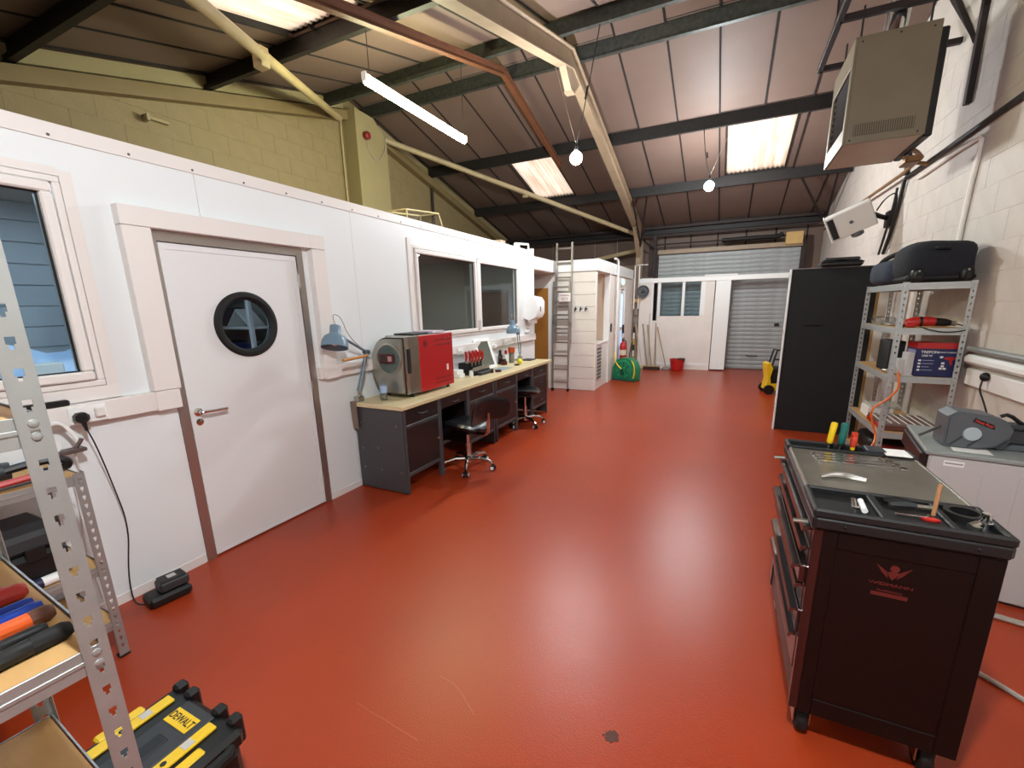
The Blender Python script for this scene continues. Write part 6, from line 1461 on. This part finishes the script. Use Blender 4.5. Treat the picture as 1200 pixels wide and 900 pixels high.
# items on the low unit
t = thing('power_tool_case', 'black tool with red trigger lying on the low shelving', 'power tool', (-2.62, 0.45, 0.925))
part('body', MB().tube([(-2.7, 0.05, 0.985), (-2.66, 0.35, 0.99), (-2.62, 0.6, 0.98)], [0.05, 0.06, 0.035], 12), GreyPlD, t, world=True)
part('handle', MB().tube([(-2.6, 0.58, 0.985), (-2.58, 0.68, 1.0), (-2.56, 0.75, 0.99), (-2.57, 0.76, 0.95), (-2.6, 0.68, 0.945)], 0.017, 8, smooth=2), Black, t, world=True)
part('trigger_bar', MB().tube([(-2.54, 0.5, 0.945), (-2.53, 0.66, 0.955)], 0.014, 8), RedP, t, world=True)
part('chuck', MB().cyl((-2.53, 0.40, 0.95), (-2.53, 0.49, 0.95), 0.022, n=12), Chrome, t, world=True)
part('cable', MB().tube([(-2.6, 0.74, 0.95), (-2.52, 0.72, 0.94), (-2.5, 0.6, 0.94), (-2.52, 0.45, 0.935)], 0.006, 6, smooth=2), Cable, t, world=True)
t = thing('black_tool_case', 'black plastic tool case on the middle shelf of the low shelving', 'case', (-2.68, 0.4, 0.485))
part('shell', MB().box(-2.86, -2.53, 0.0, 0.68, 0.486, 0.63, 0.02), Black, t, world=True)
part('lid', MB().box(-2.86, -2.53, 0.0, 0.68, 0.635, 0.72, 0.02), GreyPlD, t, world=True)
part('handle', MB().tube([(-2.53, 0.25, 0.6), (-2.50, 0.27, 0.59), (-2.50, 0.43, 0.59), (-2.53, 0.45, 0.6)], 0.012, 8), Black, t, world=True)
for y in (0.12, 0.58): part('latch', MB().box(-2.53, -2.52, y-0.03, y+0.03, 0.6, 0.66, 0.003), Black, t, world=True)
t = thing('sealant_tube', 'white sealant tube with navy band in front of the black case', 'tube', (-2.505, 0.5, 0.485))
part('barrel', MB().cyl((-2.506, 0.36, 0.508), (-2.506, 0.62, 0.508), 0.0215, n=16), W_gloss, t, world=True)
part('band', MB().cyl((-2.506, 0.52, 0.508), (-2.506, 0.57, 0.508), 0.022, n=16), mat('navy_band', '#1f2340', 0.5), t, world=True)
solo('grey_crate', MB().box(-2.88, -2.52, -0.05, 0.5, 0.2, 0.42, 0.02), mat('smoke_crate', '#7a7672', 0.4), 'smoky grey crate on the bottom shelf of the low shelving', 'crate')
# charger and plug at the partition
t = thing('battery_charger', 'black battery charger standing on the floor by the partition', 'charger', (-2.78, 1.08, 0), -0.15)
part('base', MB().box(-0.07, 0.07, -0.1, 0.1, 0, 0.06, 0.015), Black, t)
part('battery', MB().box(-0.05, 0.05, -0.04, 0.1, 0.06, 0.12, 0.012), GreyPlD, t)
part('battery_cap', MB().box(-0.045, 0.045, -0.03, 0.09, 0.118, 0.128, 0.004), Black, t)
part('rating_label', MB().box(-0.02, 0.02, 0.01, 0.05, 0.128, 0.129), GreyPanel, t, smooth=0)
t = thing('black_plug', 'black mains plug in the trunking with cable to the floor charger', 'plug', (XP+0.08, 0.935, 1.08))
part('body', MB().box(XP+0.066, XP+0.125, 0.905, 0.96, 1.075, 1.125, 0.014), Black, t, world=True)
part('cable_gland', MB().tube([(XP+0.1, 0.935, 1.08), (XP+0.1, 0.94, 1.03)], [0.012, 0.006], 8), Black, t, world=True)
part('cable', MB().tube([(XP+0.1, 0.94, 1.04), (XP+0.1, 0.96, 0.95), (XP+0.06, 1.0, 0.72), (XP+0.05, 1.03, 0.45), (XP+0.05, 0.98, 0.2), (XP+0.08, 0.96, 0.03), (XP+0.13, 0.97, 0.008), (-2.79, 1.0, 0.02)], 0.0036, 6, smooth=3), Cable, t, world=True)
t = thing('near_socket', 'white double socket on the trunking under the near window', 'socket', (XP+0.05, 0.97, 1.05), group='sockets on the trunking')
part('plate', MB().box(XP+0.05, XP+0.062, 0.9, 1.05, 1.062, 1.15, 0.004), W_gloss, t, world=True)
part('spare_plug', MB().box(XP+0.062, XP+0.085, 0.995, 1.035, 1.085, 1.135, 0.006), W_pvc, t, world=True)
solo('black_phone', MB().box(XP+0.012, XP+0.055, 0.74, 0.92, 1.161, 1.19, 0.006), Black, 'black remote lying on the trunking under the near window', 'remote')
t = thing('hung_headset', 'white headphones hung under the near window trunking', 'headphones', (XP+0.1, 0.84, 0.95))
part('band', MB().tube([(XP+0.06, 0.80, 1.0), (XP+0.07, 0.81, 1.08), (XP+0.09, 0.85, 1.1), (XP+0.1, 0.88, 1.05), (XP+0.1, 0.9, 0.98)], 0.009, 8, smooth=2), W_gloss, t, world=True)
part('ear_cup', MB().cyl((XP+0.06, 0.80, 0.98), (XP+0.09, 0.81, 0.985), 0.035, n=16), W_gloss, t, world=True)
part('clip', MB().box(XP+0.055, XP+0.12, 0.82, 0.92, 0.935, 0.955, 0.005).tube([(XP+0.1, 0.88, 0.95), (XP+0.11, 0.91, 1.0)], 0.01, 6), mat('grey_metal_clip', '#6c5f5c', 0.4, metal=0.5), t, world=True)
part('cable', MB().tube([(XP+0.08, 0.85, 0.95), (XP+0.06, 0.86, 0.7), (XP+0.04, 0.84, 0.4), (XP+0.03, 0.86, 0.1)], 0.004, 6, smooth=2).tube([(XP+0.08, 0.88, 0.95), (XP+0.06, 0.9, 0.7), (XP+0.04, 0.88, 0.5)], 0.004, 6, smooth=2), WCable, t, world=True)

# tool box on the floor
t = thing('tool_box', 'black tool box with yellow strips on the floor in the left foreground', 'tool box', (-1.505, 0.46, 0))
bx0, bx1, by0, by1 = -1.70, -1.31, 0.335, 0.625
part('body', MB().box(bx0+0.015, bx1-0.01, by0, by1-0.01, 0.0, 0.22, 0.02), Black, t, world=True)
ld = part('lid', MB().box(bx0, bx1, by0, by1, 0.22, 0.285, 0.015), Black, t, world=True)
part('lid_ridge', MB().box(bx0+0.12, bx1-0.12, by0+0.02, by1-0.02, 0.283, 0.292, 0.004), GreyPlD, ld, world=True)
part('lid_groove', MB().box(-1.53, -1.48, by0+0.02, by0+0.16, 0.288, 0.296, 0.003), Black, ld, world=True)
for s, (xa, xb) in enumerate(((bx0+0.035, bx0+0.075), (bx1-0.115, bx1-0.075))):
    part('yellow_strip', MB().box(xa, xb, by0+0.02, by1-0.04, 0.285, 0.296, 0.003), Yellow, ld, world=True)
    part('strip_label', MB().box(xa+0.006, xb-0.006, by1-0.13, by1-0.1, 0.296, 0.2975), GreyPanel, ld, world=True, smooth=0)
    part('strip_hole', MB().lathe([(0.009, 0), (0.009, 0.002)], ((xa+xb)/2, by1-0.18, 0.2955), n=6), Black, ld, world=True)
    part('latch', MB().box(xa-0.05 if s == 0 else xb+0.012, xa-0.012 if s == 0 else xb+0.05, by0+0.06, by1-0.1, 0.25, 0.29, 0.006), Yellow, ld, world=True)
np_ = part('name_plate', MB().box(-1.575, -1.455, 0.525, 0.575, 0.292, 0.295, 0.001), Yellow, ld, world=True, smooth=0)
text('lettering', 'DEWALT', 0.033, Black, np_, wm(np_).inverted() @ frame((-1.515, 0.55, 0.2952), (1, 0, 0), (0, 0, 1)), sx=0.86)
for x in (bx0+0.03, bx0+0.1, bx1-0.13, bx1-0.05):
    part('corner_lug', MB().box(x-0.02, x+0.02, by1-0.02, by1+0.02, 0.2, 0.305, 0.008), Black, t, world=True)
part('carry_handle', MB().tube([(bx1-0.005, by0+0.03, 0.25), (bx1+0.03, by0+0.05, 0.27), (bx1+0.03, by1-0.07, 0.27), (bx1-0.005, by1-0.05, 0.25)], 0.016, 8), BlackR, t, world=True)
